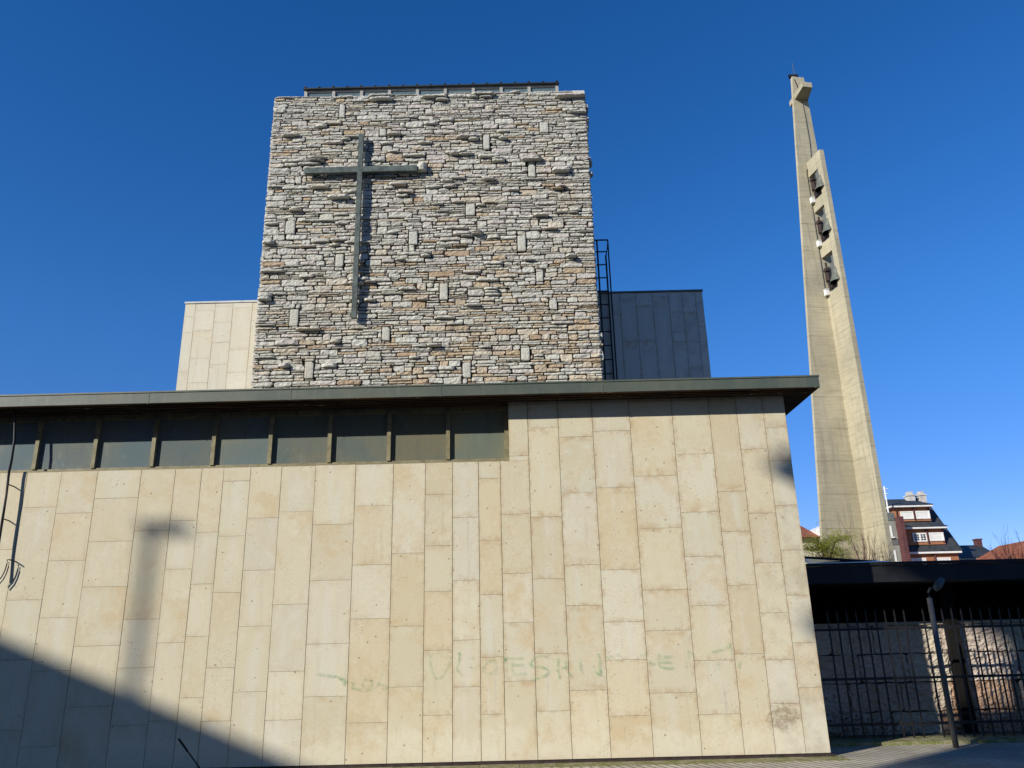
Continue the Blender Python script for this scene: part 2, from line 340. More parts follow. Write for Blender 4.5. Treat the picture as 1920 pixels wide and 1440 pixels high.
M = dict(
    slab=mat_slab('travertine_slab'), stone=mat_stone('ledge_stone'), ashlar=mat_stone('pitted_ashlar', 1.0),
    mortar=simple('mortar', (0.045, 0.036, 0.03), 0.95, 0.1, 0.3, 6), concrete=mat_concrete('board_concrete', (0.46, 0.405, 0.275)),
    fascia=mat_fascia('oxidised_fascia'), soffit=mat_soffit('peeling_soffit'), glass=mat_glass_wired('wired_glass'),
    frame=simple('window_frame', (0.215, 0.185, 0.105), 0.55, 0.3, 0.25, 9), cross=simple('cross_metal', (0.072, 0.088, 0.078), 0.5, 0.4, 0.45, 7, 0.25),
    black=simple('black_steel', (0.012, 0.011, 0.012), 0.5, 0.35, 0.3, 8), blackpaint=simple('dark_paint', (0.016, 0.016, 0.018), 0.6, 0.25, 0.35, 1.5),
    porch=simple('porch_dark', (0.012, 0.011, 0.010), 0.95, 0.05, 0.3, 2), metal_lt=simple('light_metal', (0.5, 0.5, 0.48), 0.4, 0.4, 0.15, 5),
    skyframe=simple('skylight_frame', (0.36, 0.34, 0.30), 0.5, 0.4, 0.15, 5), skyglass=simple('skylight_glass', (0.10, 0.14, 0.15), 0.2, 0.5, 0.2, 2),
    zinc=simple('zinc_sheet', (0.03, 0.035, 0.033), 0.4, 0.5, 0.3, 3), pave=mat_pave('ribbed_paving'), kerb=mat_kerb('mossy_kerb'),
    asphalt=simple('asphalt', (0.05, 0.05, 0.052), 0.9, 0.2, 0.25, 3, 0.4, bsc=120), earth=simple('ground_earth', (0.12, 0.11, 0.08), 0.95, 0.1, 0.3, 0.4),
    galv=simple('galvanised', (0.085, 0.085, 0.085), 0.4, 0.5, 0.2, 12), bronze=simple('bell_bronze', (0.12, 0.125, 0.10), 0.5, 0.4, 0.25, 6), rust=simple('rusty_iron', (0.05, 0.034, 0.03), 0.8, 0.2, 0.35, 8),
    chim=simple('chimney_render', (0.50, 0.47, 0.42), 0.8, 0.2, 0.2, 3), white=simple('white_paint', (0.78, 0.76, 0.71), 0.6, 0.3, 0.06, 3), shutter=simple('roller_shutter', (0.74, 0.72, 0.66), 0.6, 0.3, 0.06, 3),
    cream=simple('cream_render', (0.62, 0.54, 0.40), 0.9, 0.15, 0.1, 1.2), greyr=simple('grey_cladding', (0.27, 0.26, 0.22), 0.8, 0.2, 0.12, 1.5), greyd=simple('grey_panel', (0.13, 0.135, 0.125), 0.7, 0.3, 0.12, 1.5),
    slate=mat_slate('slate_roof'), brick=mat_brick('orange_brick', (0.36, 0.155, 0.075)), brickred=mat_brick('red_brick', (0.11, 0.04, 0.042)), tile=mat_rooftile('red_roof_tile'),
    bark=simple('bark', (0.13, 0.095, 0.07), 0.95, 0.1, 0.3, 6), twig=simple('twig_bark', (0.20, 0.135, 0.10), 0.95, 0.1, 0.3, 6),
    willow=mat_leaf('willow_leaf', (0.10, 0.105, 0.016), (0.36, 0.37, 0.03)), dryleaf=mat_leaf('dry_leaf', (0.12, 0.07, 0.03), (0.28, 0.2, 0.09)),
    graf=mat_graffiti('green_spray'), tyre=simple('tyre', (0.02, 0.02, 0.02), 0.9, 0.1), carpaint=simple('car_paint', (0.03, 0.035, 0.05), 0.25, 0.5, 0.05), carglass=simple('car_glass', (0.02, 0.025, 0.03), 0.08, 0.6, 0.05),
    darkglass=simple('dark_pane', (0.03, 0.035, 0.045), 0.1, 0.5, 0.2, 3), flash=simple('flashing_sheet', (0.30, 0.36, 0.42), 0.12, 0.6, 0.2, 3, metal=0.85),
)
rnd = random.Random(7)

# ------------------------------------------------------------------ ground
def sheet(name, x0, x1, y0, y1, z, mat):
    m = MB(); m.face([(x0,y0,z),(x1,y0,z),(x1,y1,z),(x0,y1,z)]); return tag(m.build(name, mat), kind='structure')
sheet('ground', -400, 400, -200, 600, -0.26, M['earth'])
m = MB(); m.box(-60, 60, -2.6, 0.98, -0.30, -0.02, m=0, skip='b'); m.box(-60, 60, -2.78, -2.6, -0.30, -0.015, m=1, skip='b')
tag(m.build('pavement', [M['pave'], M['kerb']]), kind='structure')
m = MB()
x_ = -15.0
while x_ < 4.5:
    w_ = rnd.uniform(0.5, 0.62); m.box(x_+0.004, min(4.55, x_+w_)-0.004, -0.42, -0.064, -0.2, -0.012+rnd.uniform(-0.003, 0.003), skip='b'); x_ += w_
tag(m.build('gutter_strip', M['kerb']), kind='structure')
sheet('road', -120, 120, -14.0, -2.78, -0.17, M['asphalt'])
m = MB(); m.box(-60, 60, -19, -14, -0.30, -0.04, skip='b'); tag(m.build('pavement', M['pave']), kind='structure')

# ------------------------------------------------------------------ church
XR = 4.372; SOF = 5.303; WT = 4.335                  # right corner, soffit height, window sill height
church = thing('church', 'modern church with a pale slab wall, square rubble stone tower and flat dark roof', 'church')
COL = [26, 92, 162, 246, 312, 363, 405.5, 457.5, 517.5, 583, 661, 734, 796, 848.6, 898.6, 941, 997, 1057, 1124.7, 1199, 1283.4, 1357.5, 1412, 1464.7, 1509]
JO = [[951,1125,1237,1370],[962,1051,1158,1258,1400],[934,1015,1100,1211,1325],[995,1161,1252,1360],[976,1067,1205,1352],[998,1095,1193,1308],
 [902,1005,1111,1252,1352],[971,1069,1174,1297],[959,1133,1259,1350],[983,1088,1207,1306],[948,1059,1160,1355],[1037,1174,1288],[927,1023,1109,1219,1341],
 [970,1088,1200,1288],[897,1013,1115,1232,1339],[855,964,1075,1167,1277],[802,969,1085,1225,1333],[819,924,1059,1135,1294],[808,914,1068,1166,1237,1342],
 [892,990,1106,1182,1299],[851,960,1043,1135,1238,1339],[921,996,1097,1226],[842,962,1055,1149,1237,1319],[801,864,947,1031,1116,1205,1289]]
XS = [at(p, 1040, 0).x for p in COL]; XS[-1] = XR
TONES = dict(cream=(0.61,0.55,0.40), pale=(0.645,0.595,0.46), tan=(0.585,0.49,0.32), grey=(0.575,0.535,0.415), warm=(0.61,0.535,0.37))
FORCE = {(18,2):'tan', (18,3):'pale', (18,4):'pale', (8,2):'grey', (10,2):'pale', (11,1):'tan', (11,2):'warm', (12,1):'cream', (12,3):'tan', (12,2):'cream', (9,2):'pale', (10,3):'tan', (13,2):'pale',
         (16,1):'warm', (17,1):'grey', (17,2):'pale', (19,1):'pale', (19,2):'warm', (20,1):'pale', (20,3):'grey', (15,3):'pale', (14,2):'tan', (7,1):'grey', (0,1):'cream'}
def slab_quad(mb, x0, x1, z0, z1, tone, y=0.0, axis='x', r=rnd, amax=1.0):
    g = 0.0035; j = 0.0; dy = y + r.uniform(-0.003, 0.003)
    lum = r.uniform(0.96, 1.04); c = (*(k*lum*r.uniform(0.992, 1.008) for k in tone), r.random()*amax)
    uv = [(0,0),(1,0),(1,1),(0,1)]
    a, b = x0+g, x1-g; p, q = z0+g*0.5, z1-g*0.5; d = 0.05
    if axis == 'x':
        F = [(a,dy,p),(b,dy,p),(b,dy,q),(a,dy,q)]; K = [(s_[0], dy+d, s_[2]) for s_ in F]
    elif axis == 'r':                                   # faces +x
        F = [(dy,a,p),(dy,b,p),(dy,b,q),(dy,a,q)]; K = [(dy-d, s_[1], s_[2]) for s_ in F]
    else:                                               # faces -x
        F = [(dy,b,p),(dy,a,p),(dy,a,q),(dy,b,q)]; K = [(dy+d, s_[1], s_[2]) for s_ in F]
    mb.face(F, c, uv)
    for i in range(4):
        k = (i+1) % 4; mb.face([F[k], F[i], K[i], K[k]], c, [(0,0)]*4)
def pick(r):
    return TONES[r.choices(['cream','pale','tan','grey','warm'], [5,3,1.2,1.6,2.4])[0]]
w = MB(); Z0 = 0.025
for i in range(24):
    xc = (XS[i]+XS[i+1])/2
    zs = sorted([z_for(xc, 0, y) for y in JO[i]], reverse=True)
    zs = [z for z in zs if z > 0.12]
    top = SOF+0.01 if i >= 15 else WT
    lv = [top]+zs+[Z0]
    for k in range(len(lv)-1):
        x0, x1 = XS[i], XS[i+1]
        tn = TONES[FORCE[(i,k)]] if (i,k) in FORCE else pick(rnd)
        if (i,k) != (18,2): tn = tuple(0.3*a_+0.7*b_ for a_, b_ in zip(TONES['cream'], tn))
        if i < 8 and (i,k) not in FORCE: tn = tuple(0.6*a_+0.4*b_ for a_, b_ in zip(TONES['cream'], tn))     # the left half is more even
        if i == 15 and lv[k] > WT+0.05:
            if lv[k+1] < WT:
                slab_quad(w, -0.075, x1, WT, lv[k], tn); slab_quad(w, x0, x1, lv[k+1], WT, tn)
            else: slab_quad(w, -0.075, x1, lv[k+1], lv[k], tn)
        else: slab_quad(w, x0, x1, lv[k+1], lv[k], tn)
x = XS[0]
while x > -15:                                          # the wall runs on out of the frame
    wd = rnd.uniform(0.5, 0.8); z = WT
    while z > Z0:
        h = rnd.uniform(0.8, 1.3); zb = z-h if z-h > 0.3 else Z0
        slab_quad(w, x-wd, x, zb, z, pick(rnd)); z = zb
    x -= wd
# right side wall slabs (return of the corner)
y = 0.004
while y < 8.4:
    wd = rnd.uniform(0.5, 0.8); z = SOF
    while z > Z0:
        h = rnd.uniform(0.8, 1.3); zb = z-h if z-h > 0.3 else Z0
        slab_quad(w, y, y+wd, zb, z, pick(rnd), XR+0.001, 'r'); z = zb
    y += wd
w.build('slab_wall', M['slab'], church)
c = MB()
c.box(-15, XR-0.02, 0.012, 0.19, -0.1, WT-0.004, skip='')              # backing behind the slabs
c.box(-0.07, XR-0.02, 0.012, 0.19, WT-0.004, SOF+0.02)
c.box(XR-0.2, XR-0.012, 0.19, 8.4, -0.1, SOF+0.02)
c.box(-15, XR-0.2, 0.30, 8.4, -0.1, SOF+0.02)
c.build('wall_backing', M['mortar'], church)
p = MB(); p.box(-15, XR+0.06, -0.012, 0.011, -0.2, 0.012); p.box(-15, XR+0.02, -0.06, -0.012, -0.2, -0.008)
p.build('base_course', M['rust'], church)
# roof slab with fascia
FY = -0.412; RX = at(1536, 716, FY).x; FT = 5.474; FB = SOF
r_ = MB()
r_.box(-15.5, RX, FY, 9.2, FB+0.004, FT, skip='b')
seams = [at(px, 730, FY).x for px in (826, 545, 1130, 280)]
for sx in seams: r_.box(sx-0.012, sx+0.012, FY-0.004, FY+0.02, FB-0.006, FT+0.004)
r_.box(-15.5, RX+0.012, FY-0.012, FY+0.03, FT, FT+0.025)              # drip edge along the top
ro = r_.build('roof', M['fascia'], church)
s_ = MB(); s_.box(-15.5, RX-0.002, FY+0.002, FY+0.05, FB-0.003, FB+0.003); s_.box(-15.5, RX-0.004, FY+0.05, 9.0, FB-0.002, FB+0.003)
s_.box(-15.5, RX-0.03, FY+0.10, FY+0.115, FB-0.022, FB-0.002); s_.box(-15.5, RX-0.05, FY+0.20, FY+0.21, FB-0.016, FB-0.002)
s_.build('soffit', M['soffit'], ro)
k_ = MB(); k_.tube([(-15+0.35*i, FY+0.27+0.02*math.sin(i*1.7), SOF-0.028-0.016*abs(math.sin(i*0.9))) for i in range(54)], 0.011, 5); k_.build('eaves_cable', M['black'], ro)
# window strip
win = MB(); WY = 0.20; wx1 = -0.075
win.box(-15, wx1, WY-0.02, WY+0.08, WT, WT+0.085); win.box(-15, wx1, WY-0.02, WY+0.08, SOF-0.09, SOF)
win.box(wx1-0.07, wx1, WY-0.02, WY+0.08, WT+0.085, SOF-0.09)
win.box(-15, wx1, 0.0, WY-0.02, WT-0.003, WT+0.012)
mull = [at(p_, 840, WY).x for p_ in (840, 729, 618, 507, 401, 289, 180, 71)]
bay = (mull[0]-mull[-1])/7; k = mull[-1]-bay
while k > -15: mull.append(k); k -= bay
for mx in mull: win.box(mx-0.028, mx+0.034, WY-0.045, WY+0.07, WT+0.085, SOF-0.09)
wo = win.build('window', M['frame'], church)
ed = [wx1-0.07]+mull+[-15]
for i in range(len(ed)-1):
    g = MB(); a, b = ed[i+1]+0.034, ed[i]-0.028
    if i == 0: b = ed[0]
    q_ = min(1, i/7); v_ = rnd.uniform(0.88, 1.12); g.box(a, b, WY+0.018, WY+0.03, WT+0.085, SOF-0.09, (v_*(1.06-0.16*q_), v_*(1.0+0.02*q_), v_*(0.92+0.42*q_), rnd.random())); g.build('pane', M['glass'], wo)  # pane colour turns bluer to the left, standing in for reflected sky

# ---- rubble tower
TY = 3.0
TX0 = at(493, 456, TY).x; TX1 = at(1113, 440, TY).x; TZ = at(800, 177, TY).z; TB = 5.62
def stone(mb, x0, x1, z0, z1, prot, col, r, place, seg=0.034, rough=1.0, flat=False, cap=15):
    """one rock-faced stone; place(u, d, z) -> world, d = distance out of the wall"""
    w_, h_ = x1-x0, z1-z0
    nx = max(3, min(cap, int(w_/seg)+1)); nz = max(2, min(cap-3, int(h_/(seg*0.7))+1))
    ex, ez = min(0.007/w_, 0.2), min(0.007/h_, 0.2)
    us = [0.0, ex]+[ex+(1-2*ex)*i/nx for i in range(1, nx)]+[1-ex, 1.0]
    vs2 = [0.0, ez]+[ez+(1-2*ez)*i/nz for i in range(1, nz)]+[1-ez, 1.0]
    sx, sz = r.uniform(0, 100), r.uniform(0, 100)
    amp = 0.0 if flat else min(h_*0.16, 0.022)
    tiltx, tiltz = (r.uniform(-0.012, 0.012), r.uniform(-0.016, 0.010)) if not flat else (0, 0)
    cut = [r.uniform(0.1, 0.55)*min(h_, 0.10) if r.random() < 0.6 else 0.004 for _ in range(4)]
    ledge = prot > 0.06
    vv = []; W, Hn = len(us), len(vs2)
    for j, v in enumerate(vs2):
        for i, u in enumerate(us):
            px = x0+u*w_; pz = z0+v*h_
            # uneven outline: nibbled edges and cut corners
            e1 = noise.noise(Vector((px*4.5+sx, 1.7, sz))); e2 = noise.noise(Vector((px*4.5+sx, 8.3, sz))); e3 = noise.noise(Vector((pz*9+sx, 3.9, sz)))
            pz += amp*(e1*v+e2*(1-v)); px += amp*0.8*e3*(2*abs(u-0.5))
            du, dv = min(u, 1-u)*w_, min(v, 1-v)*h_
            c_ = cut[(0 if u < 0.5 else 1)+(0 if v < 0.5 else 2)]
            if du+dv < c_:
                k = (c_-du-dv)*0.5; px += k if u < 0.5 else -k; pz += k if v < 0.5 else -k
            if i in (0, W-1) or j in (0, Hn-1): d = -0.05
            else:
                n1 = noise.noise(Vector((px*6+sx, pz*10, sz))); n2 = noise.noise(Vector((px*15+sx, pz*22, sz))); n3 = noise.noise(Vector((px*33, pz*40+sx, sz)))
                d = prot+(0.013*n1+0.017*n2+0.009*n3)*rough*(0.35 if flat else 1.0)+tiltx*(u-0.5)+tiltz*(v-0.5)
                if ledge: d = prot*(0.66+0.34*min(1, min(u, 1-u)*w_/0.07))*(1.0-0.12*v)+0.016*n1+0.016*n2+0.006*n3
                if i in (1, W-2) or j in (1, Hn-2): d -= 0.004+0.006*abs(n2)
                d = max(d, 0.004)
            vv.append(place(px, d, pz))
    fs = []
    for j in range(Hn-1):
        for i in range(W-1):
            a = j*W+i; fs.append((a, a+1, a+W+1, a+W))
    mb.mesh(vv, fs, col)
def skyline(x0, x1, z0, z1, r, wr, hr, obstacles=()):
    """irregular coursed rubble: wavy courses of mixed height, some stones split in two, some two courses tall"""
    zs_ = [z0]
    while zs_[-1] < z1-0.02:
        h = r.choices([r.uniform(hr[0], hr[0]*1.4), r.uniform(hr[0]*1.3, hr[1]*0.7), r.uniform(hr[1]*0.65, hr[1])], [3, 5, 1.6])[0]
        zs_.append(min(z1, zs_[-1]+h) if zs_[-1]+h < z1-0.03 else z1)
    def zw(k, x):
        if k == 0 or k == len(zs_)-1: return zs_[k]
        lim = min(zs_[k]-zs_[k-1], zs_[k+1]-zs_[k])
        return zs_[k]+lim*0.32*noise.noise(Vector((x*0.9, k*3.7, 0.5)))*1.6
    out = []; tall = []
    for k in range(len(zs_)-1):
        x = x0-r.uniform(0, wr[0]*0.5); hh = zs_[k+1]-zs_[k]
        while x < x1-1e-6:
            w_ = r.uniform(*wr) if r.random() < 0.75 else r.uniform(wr[0], (wr[0]+wr[1])*0.5)
            if hh < hr[0]*1.3: w_ *= 1.15
            if x1-(x+w_) < wr[0]*0.7: w_ = x1-x
            a_, b_ = max(x, x0), x+w_; xm = (a_+b_)/2; zl, zh = zw(k, xm), zw(k+1, xm)
            blocked = [t_ for t_ in tall if t_[4] == k and t_[0] < b_ and t_[1] > a_]
            for t_ in blocked:
                if t_[0]-a_ > 0.05: out.append((a_, t_[0], zl, zh))
                a_ = max(a_, t_[1])
            if b_-a_ > 0.05:
                u = r.random()
                if u < 0.09 and k < len(zs_)-2 and hh < hr[1]*0.8 and not blocked:
                    zt = zw(k+2, xm)
                    if zt-zl < hr[1]*1.7: tall.append((a_, b_, zl, zt, k+1)); out.append((a_, b_, zl, zt))
                    else: out.append((a_, b_, zl, zh))
                elif u < 0.24 and hh > hr[0]*1.7:
                    f = r.uniform(0.38, 0.62); zm = zl+(zh-zl)*f; out.append((a_, b_, zl, zm))
                    if r.random() < 0.5 and b_-a_ > 0.3: q_ = a_+(b_-a_)*r.uniform(0.35, 0.65); out += [(a_, q_, zm, zh), (q_, b_, zm, zh)]
                    else: out.append((a_, b_, zm, zh))
                else: out.append((a_, b_, zl, zh))
            x += w_
    for (ox0, ox1, oz0, oz1) in obstacles:
        res = []
        for (a, b, c_, d) in out:
            if a >= ox1 or b <= ox0 or c_ >= oz1 or d <= oz0: res.append((a, b, c_, d)); continue
            if ox0-a > 0.05: res.append((a, ox0, c_, d))
            if b-ox1 > 0.05: res.append((ox1, b, c_, d))
            if oz0-c_ > 0.03: res.append((max(a, ox0), min(b, ox1), c_, oz0))
            if d-oz1 > 0.03: res.append((max(a, ox0), min(b, ox1), oz1, d))
        out = res
    return out
STC = [((0.55,0.525,0.445),6),((0.59,0.57,0.49),5),((0.545,0.495,0.435),2.0),((0.56,0.495,0.39),2.2),((0.50,0.48,0.42),3),((0.56,0.505,0.445),1.5),((0.47,0.35,0.21),0.3)]
def stone_col(r, warm=0.0):
    if r.random() < warm: cc = r.choice([(0.50,0.385,0.25),(0.56,0.455,0.32),(0.44,0.31,0.19),(0.58,0.495,0.37)])
    else: cc = r.choices([c_ for c_, _ in STC], [k_ for _, k_ in STC])[0]
    f = r.uniform(0.93, 1.07); return (*(k_*f for k_ in cc), r.random())
rs = random.Random(21)
# the upright stones seen in the photograph
UPR = [(642,210,13,26),(718,250,14,14),(912,268,13,28),(1020,241,17,20),(997,322,14,24),(882,395,19,22),(545,428,21,26),(775,448,18,26),(978,458,16,30),(637,490,18,25),(832,548,17,32),
       (552,597,20,33),(724,627,17,27),(580,695,20,33),(875,695,17,30),(985,665,17,26),(1037,572,15,20),(560,340,14,14),(1012,520,14,20)]
obs = []
for (px, py, pw, ph) in UPR:
    q0 = at(px-pw/2, py+ph/2, TY); q1 = at(px+pw/2, py-ph/2, TY); obs.append((q0.x, q1.x, q0.z, q1.z))
q0 = at(783, 326, TY); q1 = at(801, 310, TY); BL = (q0.x, q1.x, q0.z, q1.z)
tw = MB(); fr_place = lambda u, d, z: (min(max(u, TX0-0.012), TX1+0.012), TY-d, z)
lay = skyline(TX0, TX1, TB, TZ, rs, (0.16, 0.56), (0.042, 0.118), obs+[BL])
LEDGE = [(610,236),(700,186),(555,233),(560,259),(650,262),(640,272),(585,296),(608,306),(735,257),(760,292),(815,185),(845,187),(900,182),(1060,182),(1070,212),(950,224),(1030,250),(940,258),(830,234),(880,261),(800,270),
 (905,292),(860,290),(940,302),(1010,300),(1060,318),(850,335),(920,338),(1050,355),(960,362),(890,385),(770,360),(545,395),(600,352),(560,305),(620,375),(850,455),(880,440),(975,490),(930,545),(900,575),(620,640),(830,645),(590,618),(530,640),(550,690),(690,330),(740,352),(1010,405),(830,352),
 (680,530),(690,566),(940,640),(870,510),(800,480),(1030,430),(1080,480),(500,455),(520,510),(490,560),(505,610)]
lpts = [at(x_, y_, TY) for x_, y_ in LEDGE]
for (a, b, z0, z1) in lay:
    if b-a < 0.03 or z1-z0 < 0.02: continue
    xm, zm = (a+b)/2, (z0+z1)/2
    prot = rs.choice([rs.uniform(0.012, 0.028), rs.uniform(0.02, 0.052)])
    if any(abs(l.x-xm) < 0.2 and abs(l.z-zm) < 0.06 and z1-z0 < 0.13 for l in lpts) and b-a > 0.2: prot = rs.uniform(0.09, 0.17) if rs.random() < 0.85 else prot
    elif rs.random() < 0.08 and z1-z0 < 0.1 and b-a > 0.22: prot = rs.uniform(0.06, 0.11)
    warm = 0.04+0.42*max(0, min(1, (10.2-zm)/4))*max(0, min(1, (xm+4.5)/4))
    g = rs.uniform(0.003, 0.008)
    stone(tw, a+g, b-g, z0+g*0.8, z1-g*0.8, prot, stone_col(rs, warm), rs, fr_place)
for o_ in obs: stone(tw, *[o_[0]+0.008, o_[1]-0.008, o_[2]+0.006, o_[3]-0.006], 0.055, (0.55,0.53,0.45,0.5), rs, fr_place, flat=True)
stone(tw, *BL, 0.20, (0.60,0.57,0.46,0.5), rs, fr_place, flat=True)
# side faces of the tower
for sgn, X_ in ((1, TX1), (-1, TX0)):
    for (a, b, z0, z1) in skyline(TY+0.0, TY+2.6, TB, TZ, rs, (0.2, 0.6), (0.07, 0.17)):
        prot = rs.uniform(0.006, 0.022) if sgn < 0 or rs.random() > 0.10 else rs.uniform(0.05, 0.09)
        pl = (lambda u, d, z: (TX1+d, u, z)) if sgn > 0 else (lambda u, d, z: (TX0-d, TY+TY+2.58-u, z))
        stone(tw, a+0.008, b-0.008, z0+0.006, z1-0.006, prot, stone_col(rs, 0.15), rs, pl, seg=0.09)
to = tw.build('stone_tower', M['stone'], church)
tc_ = MB(); tc_.box(TX0+0.015, TX1-0.015, TY+0.006, TY+3.4, FT-0.2, TZ-0.03)
tc_.build('tower_core', M['mortar'], to)
cp = MB()
for i in range(24):                                    # rough coping stones on the top edge
    a = TX0+(TX1-TX0)*i/24; b = TX0+(TX1-TX0)*(i+1)/24
    cp.box(a+0.01, b-0.01, TY+0.02, TY+0.5, TZ-0.04, TZ+rs.uniform(-0.01, 0.025), stone_col(rs))
cp.build('coping', M['stone'], to)
# ---- skylight on the tower
SY = 3.55
sx0 = at(574, 178, SY).x; sx1 = at(1044, 164, SY).x; sz1 = at(800, 166.5, SY).z
sk = MB(); sk.box(sx0, sx1, SY-0.03, SY+0.04, sz1-0.05, sz1); sk.box(sx0, sx1, SY-0.03, SY+0.04, TZ-0.05, TZ+0.08)
for i in range(10):
    mx = sx0+(sx1-sx0)*i/9; sk.box(mx-0.035, mx+0.035, SY-0.04, SY+0.05, TZ-0.05, sz1-0.002)
sk.box(sx1-0.03, sx1+0.03, SY+0.05, SY+2.4, TZ-0.05, sz1-0.003); sk.box(sx0-0.03, sx0+0.03, SY+0.05, SY+2.4, TZ-0.05, sz1-0.003)
sko = sk.build('skylight', M['skyframe'], church)
for i in range(9):
    a = sx0+(sx1-sx0)*i/9+0.035; b = sx0+(sx1-sx0)*(i+1)/9-0.035
    g = MB(); g.box(a, b, SY+0.0, SY+0.012, TZ+0.08, sz1-0.05); g.build('pane', M['skyglass'], sko)
rf = MB(); rf.box(sx0-0.05, sx1+0.05, SY-0.10, SY+2.5, sz1+0.002, sz1+0.032)
for i in range(19):
    mx = sx0+(sx1-sx0)*i/18; rf.box(mx-0.025, mx+0.025, SY-0.115, SY+2.45, sz1+0.034, sz1+0.07 if i % 2 == 0 else sz1+0.05)
rf.build('skylight_roof', M['zinc'], sko)
# ---- slab-clad transept block behind the tower
NY = 5.5
nxl = at(339, 648, NY).x; nxr = at(1325, 626, NY).x; nzt = at(1317, 545, NY).z
def wing(cols, joints, name, x_out, dim=1.0):
    wg = MB()
    for i in range(len(cols)-1):
        lv = [nzt-0.02]+joints[i]+[FT-0.1]
        for k in range(len(lv)-1): slab_quad(wg, cols[i], cols[i+1], lv[k+1], lv[k], tuple(q_*dim for q_ in (tuple(0.3*a_+0.7*b_ for a_, b_ in zip(pick(rnd), (0.60,0.57,0.475))) if dim == 1 else (0.54,0.53,0.49))), NY, amax=0.35)
    y_ = NY+0.003
    while y_ < 9:
        wd = rnd.uniform(0.5, 0.8); z = nzt-0.02
        while z > FT:
            h = rnd.uniform(0.6, 1.1); zb = max(z-h, FT-0.1); slab_quad(wg, y_, y_+wd, zb, z, pick(rnd), x_out, 'r' if x_out > 0 else 'l'); z = zb
        y_ += wd
    return wg.build(name, M['slab'], church)
zj = lambda px, ys: sorted([at(px, y_, NY).z for y_ in ys], reverse=True)
colsL = [at(p_, 650, NY).x for p_ in (339, 358.5, 396, 430, 467)]+[TX0-0.2, TX0+0.5]; colsL[0] = nxl
wl_ = wing(colsL, [zj(350,(594,623,697)), zj(380,(582,620,672,717)), zj(415,(574,604,642,683)), zj(450,(577,655,698)), zj(478,(580,686)), []], 'wing_wall', nxl)
colsR = [TX1-0.3]+[at(p_, 640, NY).x for p_ in (1143, 1167, 1198, 1230, 1261, 1287, 1312)]+[nxr]
wr_ = wing(colsR, [[], zj(1155,(574,)), zj(1180,(560,562,640)), zj(1214,(573,640)), zj(1246,(556,)), zj(1272,(585,623,640)), zj(1298,(587,640,690)), zj(1318,(567,604,612,640))], 'wing_wall', nxr, 1.02)  # greyer slab colour here carries part of this wing's shade
nb = MB(); nb.box(nxl+0.02, nxr-0.02, NY+0.014, 9.2, FT-0.2, nzt-0.03); nb.build('wing_core', M['mortar'], church)
nc = MB(); nc.box(nxl-0.015, TX0+0.5, NY-0.02, 9.25, nzt-0.015, nzt+0.03); nc.build('wing_coping', M['metal_lt'], wl_)
nc = MB(); nc.box(TX1-0.4, nxr+0.015, NY-0.02, 9.25, nzt-0.015, nzt+0.03); nc.build('wing_coping', M['greyd'], wr_)  # same coping in darker grey, standing in for the tower's shade

# ------------------------------------------------------------------ cross on the tower
cr = thing('wall_cross', 'tall thin dark metal cross fixed to the rubble stone tower', 'cross')
CY = TY-0.20
a = at(680, 250, CY); b = at(660, 595, CY); hl = at(570.5, 319.5, CY); hr_ = at(782, 314, CY)
cx = (a.x+b.x)/2; hw = 0.053
m = MB(); m.box(cx-hw, cx+hw, CY, CY+0.09, b.z, a.z); m.build('upright', M['cross'], cr)
m = MB(); hz = (hl.z+hr_.z)/2; m.box(hl.x, cx-hw, CY+0.002, CY+0.088, hz-0.068, hz+0.068); m.box(cx+hw, hr_.x, CY+0.002, CY+0.088, hz-0.068, hz+0.068)
m.build('crossbar', M['cross'], cr)
for (x_, z_) in ((cx, a.z-0.3), (cx, b.z+0.4), (hl.x+0.25, hz), (hr_.x-0.3, hz)): m = MB(); m.box(x_-0.02, x_+0.02, CY+0.09, TY+0.01, z_-0.02, z_+0.02); m.build('bracket', M['black'], cr)

# ------------------------------------------------------------------ ladder on the transept
ld = thing('wall_ladder', 'narrow black steel roof ladder rising beside the stone tower', 'ladder')
LY = NY-0.22
lx0 = at(1127, 580, LY).x; lx1 = at(1142.5, 580, LY).x; lzt = at(1135, 450, LY).z; lzb = FT
m = MB(); m.tube([(lx0, LY, lzb), (lx0, LY, lzt)], 0.022); m.build('rail', M['black'], ld)
m = MB(); m.tube([(lx1, LY, lzb), (lx1, LY, lzt-0.45), (lx1+0.07, LY, lzt-0.12), (lx1+0.07, LY, lzt)], 0.022); m.build('rail', M['black'], ld)
m = MB(); m.tube([(lx1+0.075, LY+0.02, lzb), (lx1+0.075, LY+0.02, lzt)], 0.018); m.build('rail', M['black'], ld)
m = MB(); m.tube([(TX1+0.02, LY, lzt), (lx1+0.07, LY, lzt)], 0.02); m.build('top_bar', M['black'], ld)
z = lzt-0.32
while z > lzb: m = MB(); m.tube([(lx0-0.08, LY, z), (lx1+0.02, LY, z)], 0.017); m.build('rung', M['black'], ld); z -= 0.352

